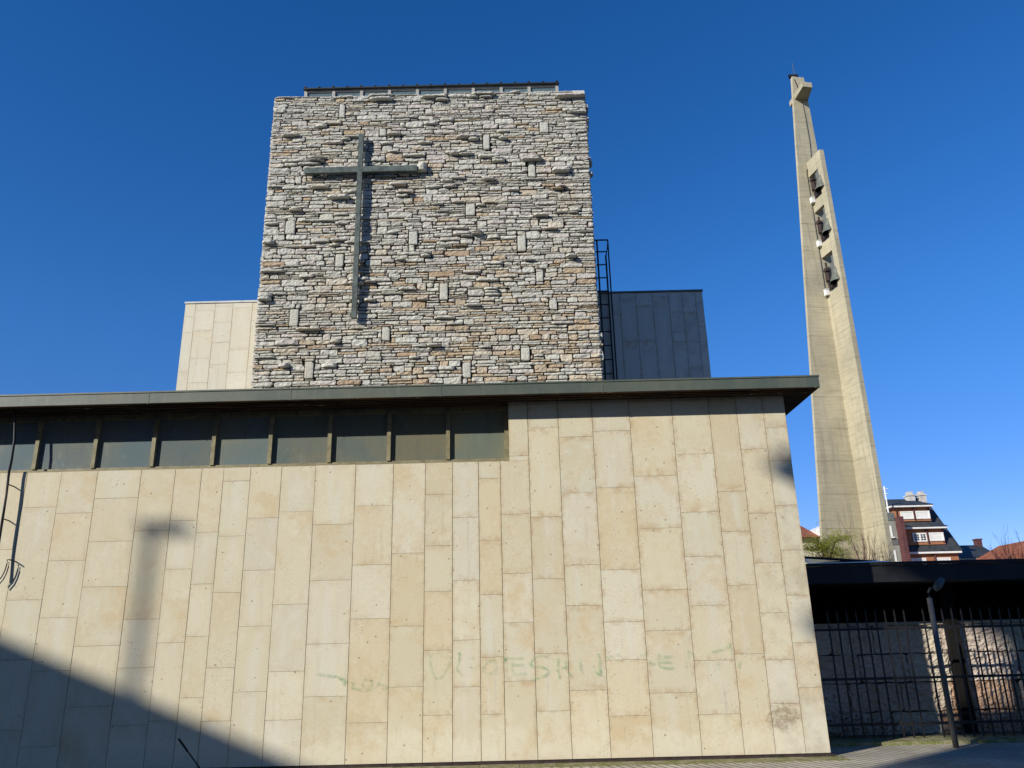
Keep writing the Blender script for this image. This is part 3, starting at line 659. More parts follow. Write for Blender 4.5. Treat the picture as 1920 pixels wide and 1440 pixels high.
# ------------------------------------------------------------------ bell tower
bt = thing('bell_tower', 'tall tapering pale concrete bell tower with a small cross arm near its top', 'bell tower')
AA = R(11); U = Vector((math.cos(AA), math.sin(AA), 0)); Nn = Vector((math.sin(AA), -math.cos(AA), 0))
B0 = at(1622, 1040, 24.0); B0.z = 0
P_ = lambda u, n_, z: B0+U*u+Nn*n_+Vector((0, 0, z))
bz_top = 30.8
L_ = lambda z: -2.05+(z-5)*(0.155+2.05)/25.8
R_ = lambda z: 1.43+(z-5)*(0.865-1.43)/25.6
m = MB()
zz = [-0.3, 5, 9, 13.5, 17, 21, 25.5, 28, bz_top]
m.prism([P_(L_(z), 0, z) for z in zz]+[P_(R_(z), 0, z) for z in reversed(zz)], Nn*-0.16)
m.build('main_wall', M['concrete'], bt)
FO = lambda z: 1.46-max(0, z-12)*0.018+max(0, 5-z)*0.02       # reach of the fin
fu = lambda z: 0.10+min(1, max(0, (z-5)/20))*0.10
m = MB(); ft = 0.24
def finq(z0, z1, n0a, n1a, n0b, n1b):
    m.prism([P_(fu(z0), n0a, z0), P_(fu(z0), n1a, z0), P_(fu(z1), n1b, z1), P_(fu(z1), n0b, z1)], U*ft)
OP = [(17.72, 19.70), (20.42, 22.30), (22.92, 24.42)]
zs = [-0.3]+[k for o_ in OP for k in o_]+[25.3]
for i in range(len(zs)-1):
    z0, z1 = zs[i], zs[i+1]
    if any(abs(z0-o_[0]) < 1e-6 for o_ in OP): finq(z0, z1, FO(z0)-0.38, FO(z0), FO(z1)-0.38, FO(z1))
    else: finq(z0, z1, 0.002, FO(z0), 0.002, FO(z1))
m.build('bell_fin', M['concrete'], bt)
m = MB(); az = 29.28; ah = 0.30
for sg in (1, -1):
    n0, n1 = (0.003, 1.06) if sg > 0 else (-0.163, -0.62)
    m.prism([P_(0.10, n0, az), P_(R_(az)-0.02, n0, az), P_(0.52 if sg > 0 else R_(az)-0.02, n1, az), P_(-0.03 if sg > 0 else 0.16, n1, az)], Vector((0, 0, ah)))
m.build('cross_arm', M['concrete'], bt)
m = MB(); q = P_(0.38, -0.08, bz_top); m.tube([q, q+Vector((-0.02, 0, 1.0))], [0.03, 0.012]); m.build('lightning_rod', M['galv'], bt)
m = MB(); m.box(q.x-0.32, q.x+0.12, q.y-0.1, q.y+0.1, bz_top, bz_top+0.10)
for k in range(4): m.lathe([(0.0,0.22),(0.06,0.20),(0.07,0.12),(0.05,0.1)], (q.x-0.30+0.14*k, q.y, bz_top), 8)
m.build('rod_base', M['black'], bt)
m = MB(); m.tube([P_(0.25, 0.02, 30.6), P_(0.35, 0.03, 30.2), P_(0.46, 0.02, 29.65)], 0.02, 5)
m.tube([P_(0.52, 0.02, 29.2), P_(0.55, 0.03, 28), P_(0.56, 0.03, 26.5), P_(0.5, 0.02, 25.35), P_(0.12, 0.02, 24.8), P_(0.10, 0.03, 22.7), P_(0.09, 0.03, 20), P_(0.08, 0.03, 17.6)], 0.017, 5)
m.build('cable_run', M['black'], bt)
BN = ['topmost', 'middle', 'lowest']
for i, (z0, z1) in enumerate(reversed(OP)):
    nm = BN[i]
    bl = thing('church_bell', f'{nm} of three bronze bells hanging in the concrete bell tower', 'bell', 'bells hanging in the tower')
    zt = z1-0.55; cn = FO(z0)*0.5-0.02
    cc = P_(fu(z0)+0.12, cn+0.22, z0+0.30); hgt = 0.80
    m = MB(); pr = [(0.40,0),(0.39,0.05),(0.33,0.18),(0.27,0.36),(0.245,0.52),(0.235,0.64),(0.20,0.72),(0.10,0.77),(0.0,0.78)]
    m.lathe([(r0*0.95, z_*hgt/0.78) for r0, z_ in pr], cc, 20); m.lathe([(r0*0.88, z_*hgt/0.78) for r0, z_ in reversed(pr[:7])], cc, 20, m=1)
    m.build('bell_body', [M['bronze'], M['black']], bl, smooth=True)
    m = MB(); y0 = cc+Vector((0, 0, hgt)); m.prism([y0-U*0.1+Nn*-0.28, y0+U*0.1+Nn*-0.28, y0+U*0.1+Nn*0.2, y0-U*0.1+Nn*0.2], Vector((0,0,0.3)))
    m.prism([y0-U*0.09+Nn*-0.12+Vector((0,0,.3)), y0+U*0.09+Nn*-0.12+Vector((0,0,.3)), y0+U*0.06+Nn*0.1+Vector((0,0,.3)), y0-U*0.06+Nn*0.1+Vector((0,0,.3))], Vector((0,0,0.35)))
    m.build('yoke', M['greyd'], bl)
    m = MB(); q = P_(fu(z0)+0.1, 0.16, z0+0.15)
    m.tube([q, q+Vector((0,0,z1-z0-0.45))], 0.05, 6); m.tube([q+Vector((0,0,0.5)), q+Vector((0,0,0.95))], 0.13, 8); m.tube([q+Vector((0,0,1.1))-U*.12, q+Vector((0,0,1.1))+U*.12], 0.12, 10)
    m.tube([q+Nn*0.05+Vector((0,0,0.1)), q+Nn*0.9+Vector((0,0,0.05))], 0.07, 6)
    m.build('striking_gear', M['rust'], bl)
    m = MB(); q = P_(fu(z0)-0.10, 0.16, z0-0.12); m.prism([q-U*.09-Nn*.10, q+U*.09-Nn*.10, q+U*.09+Nn*.10, q-U*.09+Nn*.10], Vector((0,0,0.28)))
    m.prism([q-U*.11-Nn*.12+Vector((0,0,.28)), q+U*.09-Nn*.12+Vector((0,0,.28)), q+U*.09+Nn*.12+Vector((0,0,.28)), q-U*.11+Nn*.12+Vector((0,0,.28))], Vector((0,0,0.03)))
    tag(m.build('junction_box', M['white']), f'small white box under the {nm} bell on the concrete tower', 'box', 'white boxes under the bells')

# ------------------------------------------------------------------ cables at the left
m = MB(); cb = [at(px, py, -0.14) for px, py in ((28,772),(28,790),(27,825),(22,862),(17,885),(12,928),(4,978),(-4,1030),(-8,1080))]
m.tube(cb, 0.019, 6)
tag(m.build('hanging_cable', M['black']), 'black cable hanging from the eaves down the slab wall at the left edge', 'cable')
cl = thing('cable_loop', 'thin black cable loop with wall clips bending out of frame at the left edge', 'cable')
for px, py in ((15,908),(4,972),(16,1049)):
    m = MB(); q = at(px, py, -0.14); m.tube([q, Vector((q.x+0.03, 0.0, q.z-0.02))], 0.010, 5); m.build('clip', M['black'], cl)
for off in (0, 5):
    m = MB(); m.tube([at(p0+off*0.6, p1+off, -0.10) for p0, p1 in ((14,1049),(13,1058),(9,1070),(3,1082),(-6,1092))], 0.009, 5); m.build('wire', M['black'], cl)

# ------------------------------------------------------------------ graffiti
def ribbon(mb, pts, wpx, zoom):
    P3 = [at(x_, y_, -0.006) for x_, y_ in pts]
    # smooth
    q = []
    for i in range(len(P3)-1):
        p0, p1, p2, p3 = P3[max(i-1,0)], P3[i], P3[i+1], P3[min(i+2,len(P3)-1)]
        for k in range(5):
            t = k/5; q.append(0.5*((2*p1)+(p2-p0)*t+(2*p0-5*p1+4*p2-p3)*t*t+(3*p1-p0-3*p2+p3)*t**3))
    q.append(P3[-1]); hw_ = wpx/108/2
    for i in range(len(q)-1):
        def nrm(j):
            d = q[min(j+1,len(q)-1)]-q[max(j-1,0)]; v = Vector((-d.z, 0, d.x)); return v.normalized()*hw_ if v.length > 1e-6 else Vector((0,0,hw_))
        n0, n1 = nrm(i), nrm(i+1); off = Vector((0, -0.0006*ribbon.k, 0))
        mb.face([q[i]-n0+off, q[i+1]-n1+off, q[i+1]+n1+off, q[i]+n0+off], uv=[(0,0),(1,0),(1,1),(0,1)])
    ribbon.k += 1
ribbon.k = 0
s1 = lambda pts: [(560+x_/4.364, 1180+y_/4.364) for x_, y_ in pts]
s2 = lambda pts: [(940+x_/4.0, 1180+y_/4.0) for x_, y_ in pts]
gs = thing('graffiti_scrawl', 'faded green cursive scrawl sprayed low on the middle of the slab wall', 'graffiti')
for st in ([(140,365),(200,375),(270,385),(330,395),(380,420),(390,450)], [(340,400),(360,430),(385,460)], [(425,430),(450,445),(440,480),(480,490),(540,500),(600,495),(640,460),(660,420),(690,340),(690,250)],
           [(520,440),(545,410),(590,420),(600,455),(560,485),(525,465),(520,440)], [(650,440),(670,450),(720,470),(700,490),(680,480)]): m = MB(); ribbon(m, s1(st), 7, 1); m.build('stroke', M['graf'], gs)
gl = thing('graffiti_line', 'faded green capitals reading like U NOTESHIW DE M on the slab wall', 'graffiti'); ribbon.k = 0
for st in ([(1085,190),(1080,260),(1095,350),(1130,400),(1180,380),(1225,300),(1245,215)], [(1300,215),(1320,200),(1310,260),(1300,330),(1340,380)], [(1370,240),(1440,235)], [(1395,300),(1440,320),(1470,290)],
           [(1535,290),(1555,262),(1600,262),(1622,300),(1605,345),(1560,365),(1515,345),(1520,305),(1540,275)], [(1640,280),(1690,255),(1690,245)]): m = MB(); ribbon(m, s1(st), 6.5, 1); m.build('stroke', M['graf'], gl)
for st in ([(20,210),(30,240),(35,290),(35,355)], [(15,215),(90,216),(165,218)], [(85,240),(80,300),(105,335),(190,330)], [(90,270),(165,265)], [(345,215),(310,200),(265,205),(220,250),(230,275),(310,285),(350,315),(320,350),(225,380)],
           [(425,215),(420,290),(435,370)], [(480,225),(490,300),(530,360)], [(430,290),(490,285)], [(590,215),(590,290),(605,340)], [(725,180),(735,280),(730,345),(690,285)], [(735,300),(745,350)],
           [(790,215),(850,190),(905,205)], [(1040,200),(1060,185),(1100,190)], [(1050,280),(1062,285)], [(1110,240),(1130,260),(1150,250)], [(1180,180),(1170,240),(1190,280),(1260,290),(1290,280)], [(1185,215),(1250,205),(1300,215)], [(1175,245),(1240,245),(1280,250)],
           [(1390,155),(1395,220),(1385,290)], [(1390,160),(1430,180),(1440,220)], [(1540,185),(1590,165),(1650,150),(1700,130)], [(1700,100),(1715,140),(1725,210)], [(1780,220),(1775,290)], [(1620,240),(1625,300)]): m = MB(); ribbon(m, s2(st), 6.5, 1); m.build('stroke', M['graf'], gl)

# ------------------------------------------------------------------ entrance yard: kerb, canopy, stone wall, fence, lamp
m = MB(); m.box(XR+0.09, 14, 0.98, 1.62, -0.3, 0.03, skip='b'); m.box(XR+0.09, 14, 1.62, 9, -0.3, -0.01, skip='b', m=1)
tag(m.build('kerb_strip', [M['kerb'], M['earth']]), kind='structure')
CYF = 1.35; CZ0, CZ1 = 2.425, 2.70
cn = thing('porch_canopy', 'long flat black canopy joining the right end of the slab wall', 'canopy')
m = MB(); m.box(XR+0.06, 16, CYF, 8.0, CZ0, CZ1); m.box(XR+0.06, 16, CYF-0.03, CYF+0.02, CZ1+0.002, CZ1+0.05); m.build('canopy_roof', M['blackpaint'], cn)
m = MB(); m.box(XR+0.06, 16, 6.2, 6.35, -0.1, CZ0-0.004); m.box(15.8, 16, 2.2, 6.2, -0.1, CZ0-0.004); m.build('back_wall', M['porch'], cn)  # near-black colour stands in for the deep shade inside the porch
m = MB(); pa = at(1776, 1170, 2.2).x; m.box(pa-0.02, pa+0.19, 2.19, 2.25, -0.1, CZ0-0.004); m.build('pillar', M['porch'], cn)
m = MB()
e0 = at(1512, 1047, CYF+0.1); e1 = at(1640, 1056, CYF+0.1)
m.prism([(e0.x, CYF+0.05, CZ1+0.052), (e1.x+0.25, CYF+0.05, CZ1+0.052), (e0.x, CYF+0.42, e0.z+0.04)], (0, 0, 0.012)); m.build('flashing', M['flash'], cn)
m = MB(); m.tube([e0+Vector((-0.1, 0.05, 0.03)), e1+Vector((0.1, 0.02, 0.02))], 0.022, 6); m.build('flashing_edge', M['black'], cn)

rw = MB(); rs2 = random.Random(5); SWY = 2.35; z = -0.1; hs = [0.44, 0.46, 0.47, 0.48]
for ri, h in enumerate(hs):
    x = XR+0.06-rs2.uniform(0, 0.5)
    while x < 13:
        w_ = rs2.uniform(0.7, 1.2)
        cc = rs2.choice([(0.55,0.46,0.33),(0.60,0.51,0.38),(0.50,0.39,0.29),(0.56,0.45,0.37)])
        if ri <= 1 and 7.3 < x+w_/2 < 8.6: cc = (0.42,0.24,0.14)
        if ri == 0: cc = tuple(k*0.85 for k in cc)
        stone(rw, max(x, XR+0.06)+0.002, min(x+w_, 13)-0.004, z+0.004, z+h-0.004, 0.035, (*cc, rs2.random()), rs2, lambda u, d, zz_: (u, SWY-d, zz_), seg=0.035, rough=1.9, cap=22)
        x += w_
    z += h
SWT = z
sw = thing('stone_wall', 'low pitted stone wall under the black canopy behind the railings', 'stone wall')
rw.build('stone_face', M['ashlar'], sw)
m = MB(); m.box(XR+0.07, 13, SWY+0.02, SWY+0.3, -0.1, SWT-0.01); m.build('wall_body', M['mortar'], sw)
m = MB(); m.box(XR+0.07, 13, SWY-0.07, SWY+0.34, SWT-0.008, SWT+0.045, (0.36,0.31,0.23,0.3)); m.build('coping', M['ashlar'], sw)

fe = thing('iron_fence', 'black iron railing with pointed bars in front of the stone wall', 'fence')
FYY = 1.42
for zr in (1.685, 0.92, 0.24):
    m = MB(); m.box(XR+0.1, 12, FYY-0.012, FYY+0.012, zr-0.02, zr+0.02); m.build('rail', M['black'], fe)
xb = at(1549, 1143, FYY).x
i = 0
while xb < 11:
    if not (6.52 < xb < 6.66):
        t_ = 2.0+rnd.uniform(-0.008, 0.008); m = MB(); hwb = 0.012; ln = rnd.uniform(-0.012, 0.012)
        m.box(xb-hwb, xb+hwb, FYY-0.026, FYY-0.0125-0.001, 0.03, t_-0.07)
        m.mesh([(xb-hwb,FYY-0.026,t_-0.07),(xb+hwb,FYY-0.026,t_-0.07),(xb+hwb,FYY-0.0135,t_-0.07),(xb-hwb,FYY-0.0135,t_-0.07),(xb+ln*0.3,FYY-0.02,t_)], [(0,1,4),(1,2,4),(2,3,4),(3,0,4)])
        m.build('bar', M['black'], fe)
    xb += 0.1575; i += 1
m = MB(); q = at(1748, 1200, FYY)
lp = thing('street_lamp', 'grey street lamp post with an oval head standing before the railings', 'street lamp')
LPY = 0.55; lx = at(1762, 1230, LPY).x
m = MB(); m.tube([(lx, LPY, -0.02), (lx, LPY, 2.12)], 0.041, 12); m.build('post', M['galv'], lp, smooth=True)
m = MB(); hp = at(1760, 1096, LPY); m.tube([(lx, LPY, 2.12), (lx, LPY, 2.2), (lx+0.03, LPY, 2.26), (hp.x-0.03, LPY, hp.z-0.06)], [0.03, 0.024, 0.022, 0.022], 8); m.build('neck', M['black'], lp)
m = MB(); vs_ = []; dirv = Vector((0.62, 0, 0.72)).normalized(); sd = Vector((0, 1, 0)); up_ = dirv.cross(sd)
prof = [(0.0,-0.12),(0.03,-0.11),(0.05,-0.07),(0.06,0),(0.055,0.06),(0.035,0.11),(0.0,0.125)]
nn_ = 12
for r0, t_ in prof:
    for k in range(nn_):
        an = 2*math.pi*k/nn_; vs_.append(hp+dirv*t_+sd*(r0*1.3*math.cos(an))+up_*(r0*math.sin(an)))
m.mesh(vs_, [(i_*nn_+k, i_*nn_+(k+1) % nn_, (i_+1)*nn_+(k+1) % nn_, (i_+1)*nn_+k) for i_ in range(len(prof)-1) for k in range(nn_)])
m.build('lamp_head', M['cross'], lp, smooth=True)
# dry plants between the railings
m = MB(); rl = random.Random(3)
for i in range(420):
    x_ = 4.95+rl.random()*1.1; y_ = 1.5+rl.random()*0.6; z_ = 0.0+rl.random()**1.6*0.42
    s0 = rl.uniform(0.02, 0.05); d = Vector((rl.uniform(-1,1), rl.uniform(-1,1), rl.uniform(-0.4,1))).normalized(); e = d.orthogonal().normalized()*s0*0.35
    q = Vector((x_, y_, z_)); m.face([q-e, q+d*s0*0.5-e*1.4, q+d*s0, q+d*s0*0.5+e*1.4], (1,1,1,rl.random()))
tag(m.build('dry_leaves', M['dryleaf']), 'tangle of dry brown leaves at the foot of the black railings', 'dry leaves', kind='stuff')

# ------------------------------------------------------------------ plants in front of the bell tower
def branch(mb, p, d, ln, r, depth, rr, spread=0.5, up=0.12, n=4):
    pts = [p]; q = Vector(p); dd = Vector(d).normalized()
    for i in range(n):
        dd = (dd+Vector((rr.uniform(-1,1), rr.uniform(-1,1), rr.uniform(-0.6,1)))*0.11+Vector((0,0,up*0.3))).normalized()
        q = q+dd*ln/n; pts.append(q.copy())
    mb.tube(pts, [r*(1-0.65*i/n) for i in range(n+1)], 5, cap=False)
    ends = [pts[-1]]
    if depth:
        for k in range(rr.randint(2, 4)):
            i = rr.randint(1, n); a = Vector((rr.uniform(-1,1), rr.uniform(-1,1), rr.uniform(-0.1,1))).normalized()
            ends += branch(mb, pts[i], (dd*(1-spread)+a*spread), ln*rr.uniform(0.45, 0.75), r*0.5, depth-1, rr, spread, up, n)
    return ends
wt = thing('willow_tree', 'yellow green weeping willow seen above the canopy left of the bell tower', 'tree')
rw_ = random.Random(11); wq = at(1553, 1052, 22.3); base = Vector((wq.x, 22.3, -0.1))
m = MB(); m.tube([base, base+Vector((0.05,0,1.6)), base+Vector((-0.05,0,wq.z+0.2))], [0.14, 0.11, 0.07], 8)
tops = []
for k in range(11):
    an = rw_.uniform(0, 6.28); c0 = base+Vector((0,0,wq.z-0.3+rw_.uniform(0,0.4)))
    rad = rw_.uniform(0.3, 1.0); e = c0+Vector((math.cos(an)*rad, math.sin(an)*rad*0.7, rw_.uniform(0.4, 1.45)-rad*0.2))
    mid = (c0+e)/2+Vector((0,0,0.35)); m.tube([c0, mid, e], [0.03, 0.02, 0.008], 5, cap=False); tops.append((mid, e))
m.build('trunk', M['bark'], wt)
m = MB()
for k in range(560):
    mid, e = rw_.choice(tops); t_ = rw_.random(); s0 = mid*(1-t_)+e*t_+Vector((rw_.gauss(0,0.12), rw_.gauss(0,0.12), rw_.gauss(0,0.08)))
    ln = rw_.uniform(0.5, 1.4); q = s0.copy(); dr = Vector((rw_.uniform(-.25,.25), rw_.uniform(-.25,.25), 0.25)); al = max(0, min(1, 0.6+0.4*(s0.x-base.x)+rw_.gauss(0,0.22)))
    stp = int(ln/0.045)
    for i in range(stp):
        dr += Vector((0,0,-0.10)); dr.normalize(); q = q+dr*0.045
        a = Vector((rw_.uniform(-1,1), rw_.uniform(-1,1), rw_.uniform(-1.6,0.2))).normalized(); s_l = rw_.uniform(0.05, 0.09); b_ = a.orthogonal().normalized()*s_l*0.16
        m.face([q, q+a*s_l*0.5+b_, q+a*s_l, q+a*s_l*0.5-b_], (1,1,1,max(0,min(1,al+rw_.gauss(0,0.12)))))
m.build('crown', M['willow'], wt)
sh_l = ['bare brown pruned shrub with one thick stem before the bell tower', 'bare twiggy shrub with many thin shoots before the bell tower fin', 'sparse bare shrub between the bell tower fin and grey house', 'low sparse bare shrub between the willow and the thick stemmed shrub']
for i, (px, h, n_, r0, sp) in enumerate(((1617, 1.55, 9, 0.045, 0.55), (1640, 1.30, 12, 0.02, 0.35), (1661, 1.15, 9, 0.016, 0.35), (1594, 0.95, 10, 0.012, 0.45))):
    q = at(px, 1056, 21.6+0.25*i); rr = random.Random(40+i); m = MB(); b0 = Vector((q.x, q.y, -0.1))
    m.tube([b0, Vector((q.x, q.y, q.z-0.2))], [r0*1.6, r0*1.2], 6)
    for k in range(n_):
        a = Vector((rr.uniform(-1,1)*sp, rr.uniform(-1,1)*sp, 1)); branch(m, Vector((q.x+rr.uniform(-.15,.15), q.y, q.z-0.3)), a, h*rr.uniform(0.5, 1.0), r0*0.6, 1, rr, 0.35, 0.5)
    tag(m.build('bare_shrub', M['twig']), sh_l[i], 'shrub', 'bare shrubs before the bell tower')
bt_ = thing('bare_tree', 'leafless tree with fine upward twigs at the right edge above the canopy', 'tree')
q = at(1910, 1052, 34); rr = random.Random(9); m = MB(); b0 = Vector((q.x, 34, -0.1)); m.tube([b0, Vector((q.x, 34, q.z-1.0))], [0.2, 0.13], 8); m.build('trunk', M['bark'], bt_)
m = MB()
for k in range(16):
    a = Vector((rr.uniform(-1.1, 0.7), rr.uniform(-.6,.6), 0.9)); branch(m, Vector((q.x, 34, q.z-1.1)), a, rr.uniform(1.1, 1.9), 0.028, 2, rr, 0.4, 0.35)
m.build('crown', M['bark'], bt_)

# ------------------------------------------------------------------ houses beyond
HY = 45.0
H = lambda px, py, dy=0.0: at(px, py, HY+dy)
bh = thing('brick_house', 'orange brick apartment house with two tiers of dormers in a steep slate mansard', 'house')
x0 = H(1700, 1045).x; x1 = H(1797, 1043).x; ze = H(1750, 1034).z
m = MB(); m.box(x0, x1, HY, HY+9, -0.3, ze-0.162); m.build('wall', M['brick'], bh)
m = MB(); m.box(x0-0.3, x1+0.15, HY-0.3, HY+9.2, ze-0.16, ze-0.02); m.build('eaves', M['white'], bh)
# mansard body: lower and upper stages
zr1 = H(1750, 934, 3).z; xr_t = at(1735, 940, HY+3).x
m = MB()
A = [(x0-0.35, HY-0.35, ze), (x1+0.2, HY-0.35, ze), (x1+0.2, HY+9.3, ze), (x0-0.35, HY+9.3, ze)]
zB = H(1748, 950, 2.2).z; xB = at(1746, 950, HY+2.2).x
Bq = [(x0-0.9, HY+2.2, zB), (xB, HY+2.2, zB), (xB, HY+8, zB), (x0-0.9, HY+8, zB)]
v = A+Bq; m.mesh(v, [(0,1,5,4),(1,2,6,5),(2,3,7,6),(3,0,4,7)])
zC = at(1710, 933, HY+4).z; xC0 = at(1664, 933, HY+4).x; xC1 = at(1724, 932, HY+4).x
m.mesh(Bq+[(xC0, HY+4.6, zC), (xC1, HY+4.6, zC)], [(0,1,5,4),(1,2,5),(2,3,4,5),(3,0,4)])
rfh = m.build('roof', M['slate'], bh)
def dormer(pl, pr, pt, pb, dy, wins, roof_h):
    a = at(pl, pb, HY+dy); b = at(pr, pb, HY+dy); zt = at((pl+pr)/2, pt, HY+dy).z; zb = (a.z+b.z)/2
    d = MB(); d.box(a.x, b.x, HY+dy, HY+dy+2.6, zb-0.1, zt); do = d.build('dormer', M['brick'], bh)
    e = MB(); e.box(a.x-0.35, b.x+0.15, HY+dy-0.35, HY+dy+2.0, zt+0.002, zt+0.15); e.build('cornice', M['white'], do)
    e = MB(); zq = zt+0.152; e.mesh([(a.x-0.42,HY+dy-0.42,zq),(b.x+0.22,HY+dy-0.42,zq),(b.x+0.22,HY+dy+2.2,zq),(a.x-0.42,HY+dy+2.2,zq),(a.x+0.5,HY+dy+1.3,zq+roof_h),(b.x-0.3,HY+dy+1.3,zq+roof_h),(b.x-0.3,HY+dy+2.2,zq+roof_h),(a.x+0.5,HY+dy+2.2,zq+roof_h)], [(0,1,5,4),(1,2,6,5),(2,3,7,6),(3,0,4,7),(4,5,6,7),(3,2,1,0)])
    e.build('dormer_roof', M['slate'], do)
    e = MB(); xm = (a.x+b.x)/2+0.1; e.tube([(xm, HY+dy-0.06, zb), (xm, HY+dy-0.06, zt+0.2)], 0.06, 6); e.build('downpipe', M['brickred'], do)
    e = MB(); e.box(b.x-0.16, b.x+0.005, HY+dy-0.012, HY+dy-0.002, zb, zt); e.build('corner_band', M['brickred'], do)
    for (wl0, wr0, wt0, wb0, open_) in wins: hwin(do, wl0, wr0, wt0, wb0, dy, open_)
def hwin(par, pl, pr, pt, pb, dy, open_, hgt=None):
    Yw = HY+dy-0.03; a = at(pl, pb, Yw); b = at(pr, pt, Yw)
    f = MB(); t_ = 0.09; f.box(a.x, b.x, Yw-0.03, Yw+0.02, a.z, a.z+t_); f.box(a.x, b.x, Yw-0.03, Yw+0.02, b.z-t_, b.z); f.box(a.x, a.x+t_, Yw-0.03, Yw+0.02, a.z+t_, b.z-t_); f.box(b.x-t_, b.x, Yw-0.03, Yw+0.02, a.z+t_, b.z-t_)
    if open_:
        xm = (a.x+b.x)/2; f.box(xm-0.06, xm+0.06, Yw-0.03, Yw+0.02, a.z+t_, b.z-t_)
        for fx in (0.27, 0.73): f.box(a.x+(b.x-a.x)*fx-0.015, a.x+(b.x-a.x)*fx+0.015, Yw-0.027, Yw+0.02, a.z+t_, b.z-t_)
        for fz in (0.36, 0.64): f.box(a.x+t_, b.x-t_, Yw-0.025, Yw+0.018, a.z+(b.z-a.z)*fz-0.015, a.z+(b.z-a.z)*fz+0.015)
    fo = f.build('window', M['white'], par)
    g = MB(); g.box(a.x+t_*0.9, b.x-t_*0.9, Yw-0.012, Yw+0.01, a.z+t_*0.9, b.z-t_*0.9); g.build('pane' if open_ else 'shutter', M['darkglass'] if open_ else M['shutter'], fo)
dormer(1679, 1746, 951.5, 974.5, 0.9, [(1690, 1712.5, 958.5, 973.5, False), (1718.5, 1742, 957.5, 973, False)], 0.55)
dormer(1703, 1773, 992, 1018.5, -0.1, [(1713, 1736.5, 999, 1016, True), (1744, 1768, 998, 1014.5, False)], 0.6)
for (wl0, wr0, wt0) in ((1714, 1736, 1046), (1760, 1782, 1045)): hwin(bh, wl0, wr0, wt0, 1082, 0.0, False)
m = MB(); xm = H(1752, 1045).x; m.tube([(xm, HY-0.08, 0), (xm, HY-0.08, ze-0.2)], 0.07, 6); m.build('downpipe', M['brickred'], bh)
for px, pt in ((1704.5, 922.5), (1725.5, 922)):
    q = at(px, pt, HY+4); ch = MB(); ch.box(q.x-0.23, q.x+0.23, HY+3.7, HY+4.4, zC-1.2, q.z-0.25); ch.box(q.x-0.28, q.x+0.28, HY+3.64, HY+4.46, q.z-0.34, q.z-0.24); ch.box(q.x-0.16, q.x+0.16, HY+3.8, HY+4.3, q.z-0.24, q.z); ch.build('chimney', M['chim'], rfh)
# grey neighbour on the left with purple brick party wall
gh = thing('grey_house', 'narrow grey panelled house front squeezed between the bell tower and brick house', 'house')
gx0 = at(1650, 1000, HY-0.5).x; gx1 = at(1684, 1010, HY-0.5).x; gzt = at(1676, 963, HY-0.5).z
m = MB(); m.box(gx0, gx1, HY-0.5, HY+6, -0.3, gzt); m.build('wall', M['greyr'], gh)
m = MB(); m.box(gx1+0.002, x0-0.32, HY-1.2, HY+5, -0.3, gzt-0.3); m.build('party_wall', M['brickred'], gh)
for (pt, pb) in ((961, 976), (1010, 1022)):
    a = at(1668, pb, HY-0.52); b = at(1676, pt, HY-0.52); e = MB(); e.box(gx0, gx1-0.05, HY-0.54, HY-0.501, a.z, b.z); e.build('panel', M['greyd'], gh)
for (pt, pb) in ((986, 1006), (1032, 1052)):
    a = at(1670, pb, HY-0.52); b = at(1676, pt, HY-0.52); e = MB(); e.box(a.x, gx1-0.35, HY-0.55, HY-0.501, a.z, b.z); w2 = e.build('window', M['shutter'], gh)
    e = MB(); e.box(a.x-0.08, gx1-0.3, HY-0.68, HY-0.551, a.z-0.12, a.z-0.03); e.build('sill', M['white'], w2)
m = MB(); q = at(1657.5, 912, HY); m.tube([(q.x, HY, 5), q], 0.05, 5); m.tube([q+Vector((-.25,0,-.25)), q+Vector((.25,0,-.2))], 0.04, 4); m.tube([q+Vector((-.2,0,-.6)), q+Vector((.2,0,-.55))], 0.04, 4); m.build('aerial', M['white'], gh)
# slate-roofed house on the right
sh = thing('slate_house', 'low house with a dark slate roof and cream eaves right of the brick house', 'house')
S = lambda px, py, dy=0: at(px, py, 48+dy)
a = S(1790, 1046); b = S(1866, 1043); r0 = S(1790, 1022, 3); r1 = S(1843, 1020.5, 3)
m = MB(); m.box(a.x, b.x-0.3, 48.1, 55, -0.3, a.z-0.1); m.build('wall', M['cream'], sh)
m = MB(); m.box(a.x, b.x+0.1, 47.8, 55, a.z-0.3, a.z-0.03); m.build('eaves', M['cream'], sh)
m = MB(); zr_ = (r0.z+r1.z)/2; v = [(a.x,47.7,a.z),(b.x+0.2,47.7,a.z),(b.x+0.2,55.2,a.z),(a.x,55.2,a.z),(a.x,51.4,zr_),(r1.x,51.4,zr_)]
m.mesh(v, [(0,1,5,4),(1,2,5),(2,3,4,5),(3,0,4)]); rr_ = m.build('roof', M['slate'], sh)
m = MB(); q = S(1837, 1012, 3); m.box(q.x-0.2, q.x+0.2, 51.1, 51.6, zr_-1.2, q.z); m.box(q.x-0.25, q.x+0.25, 51.05, 51.65, q.z+0.002, q.z+0.10); m.build('chimney', M['brickred'], rr_)
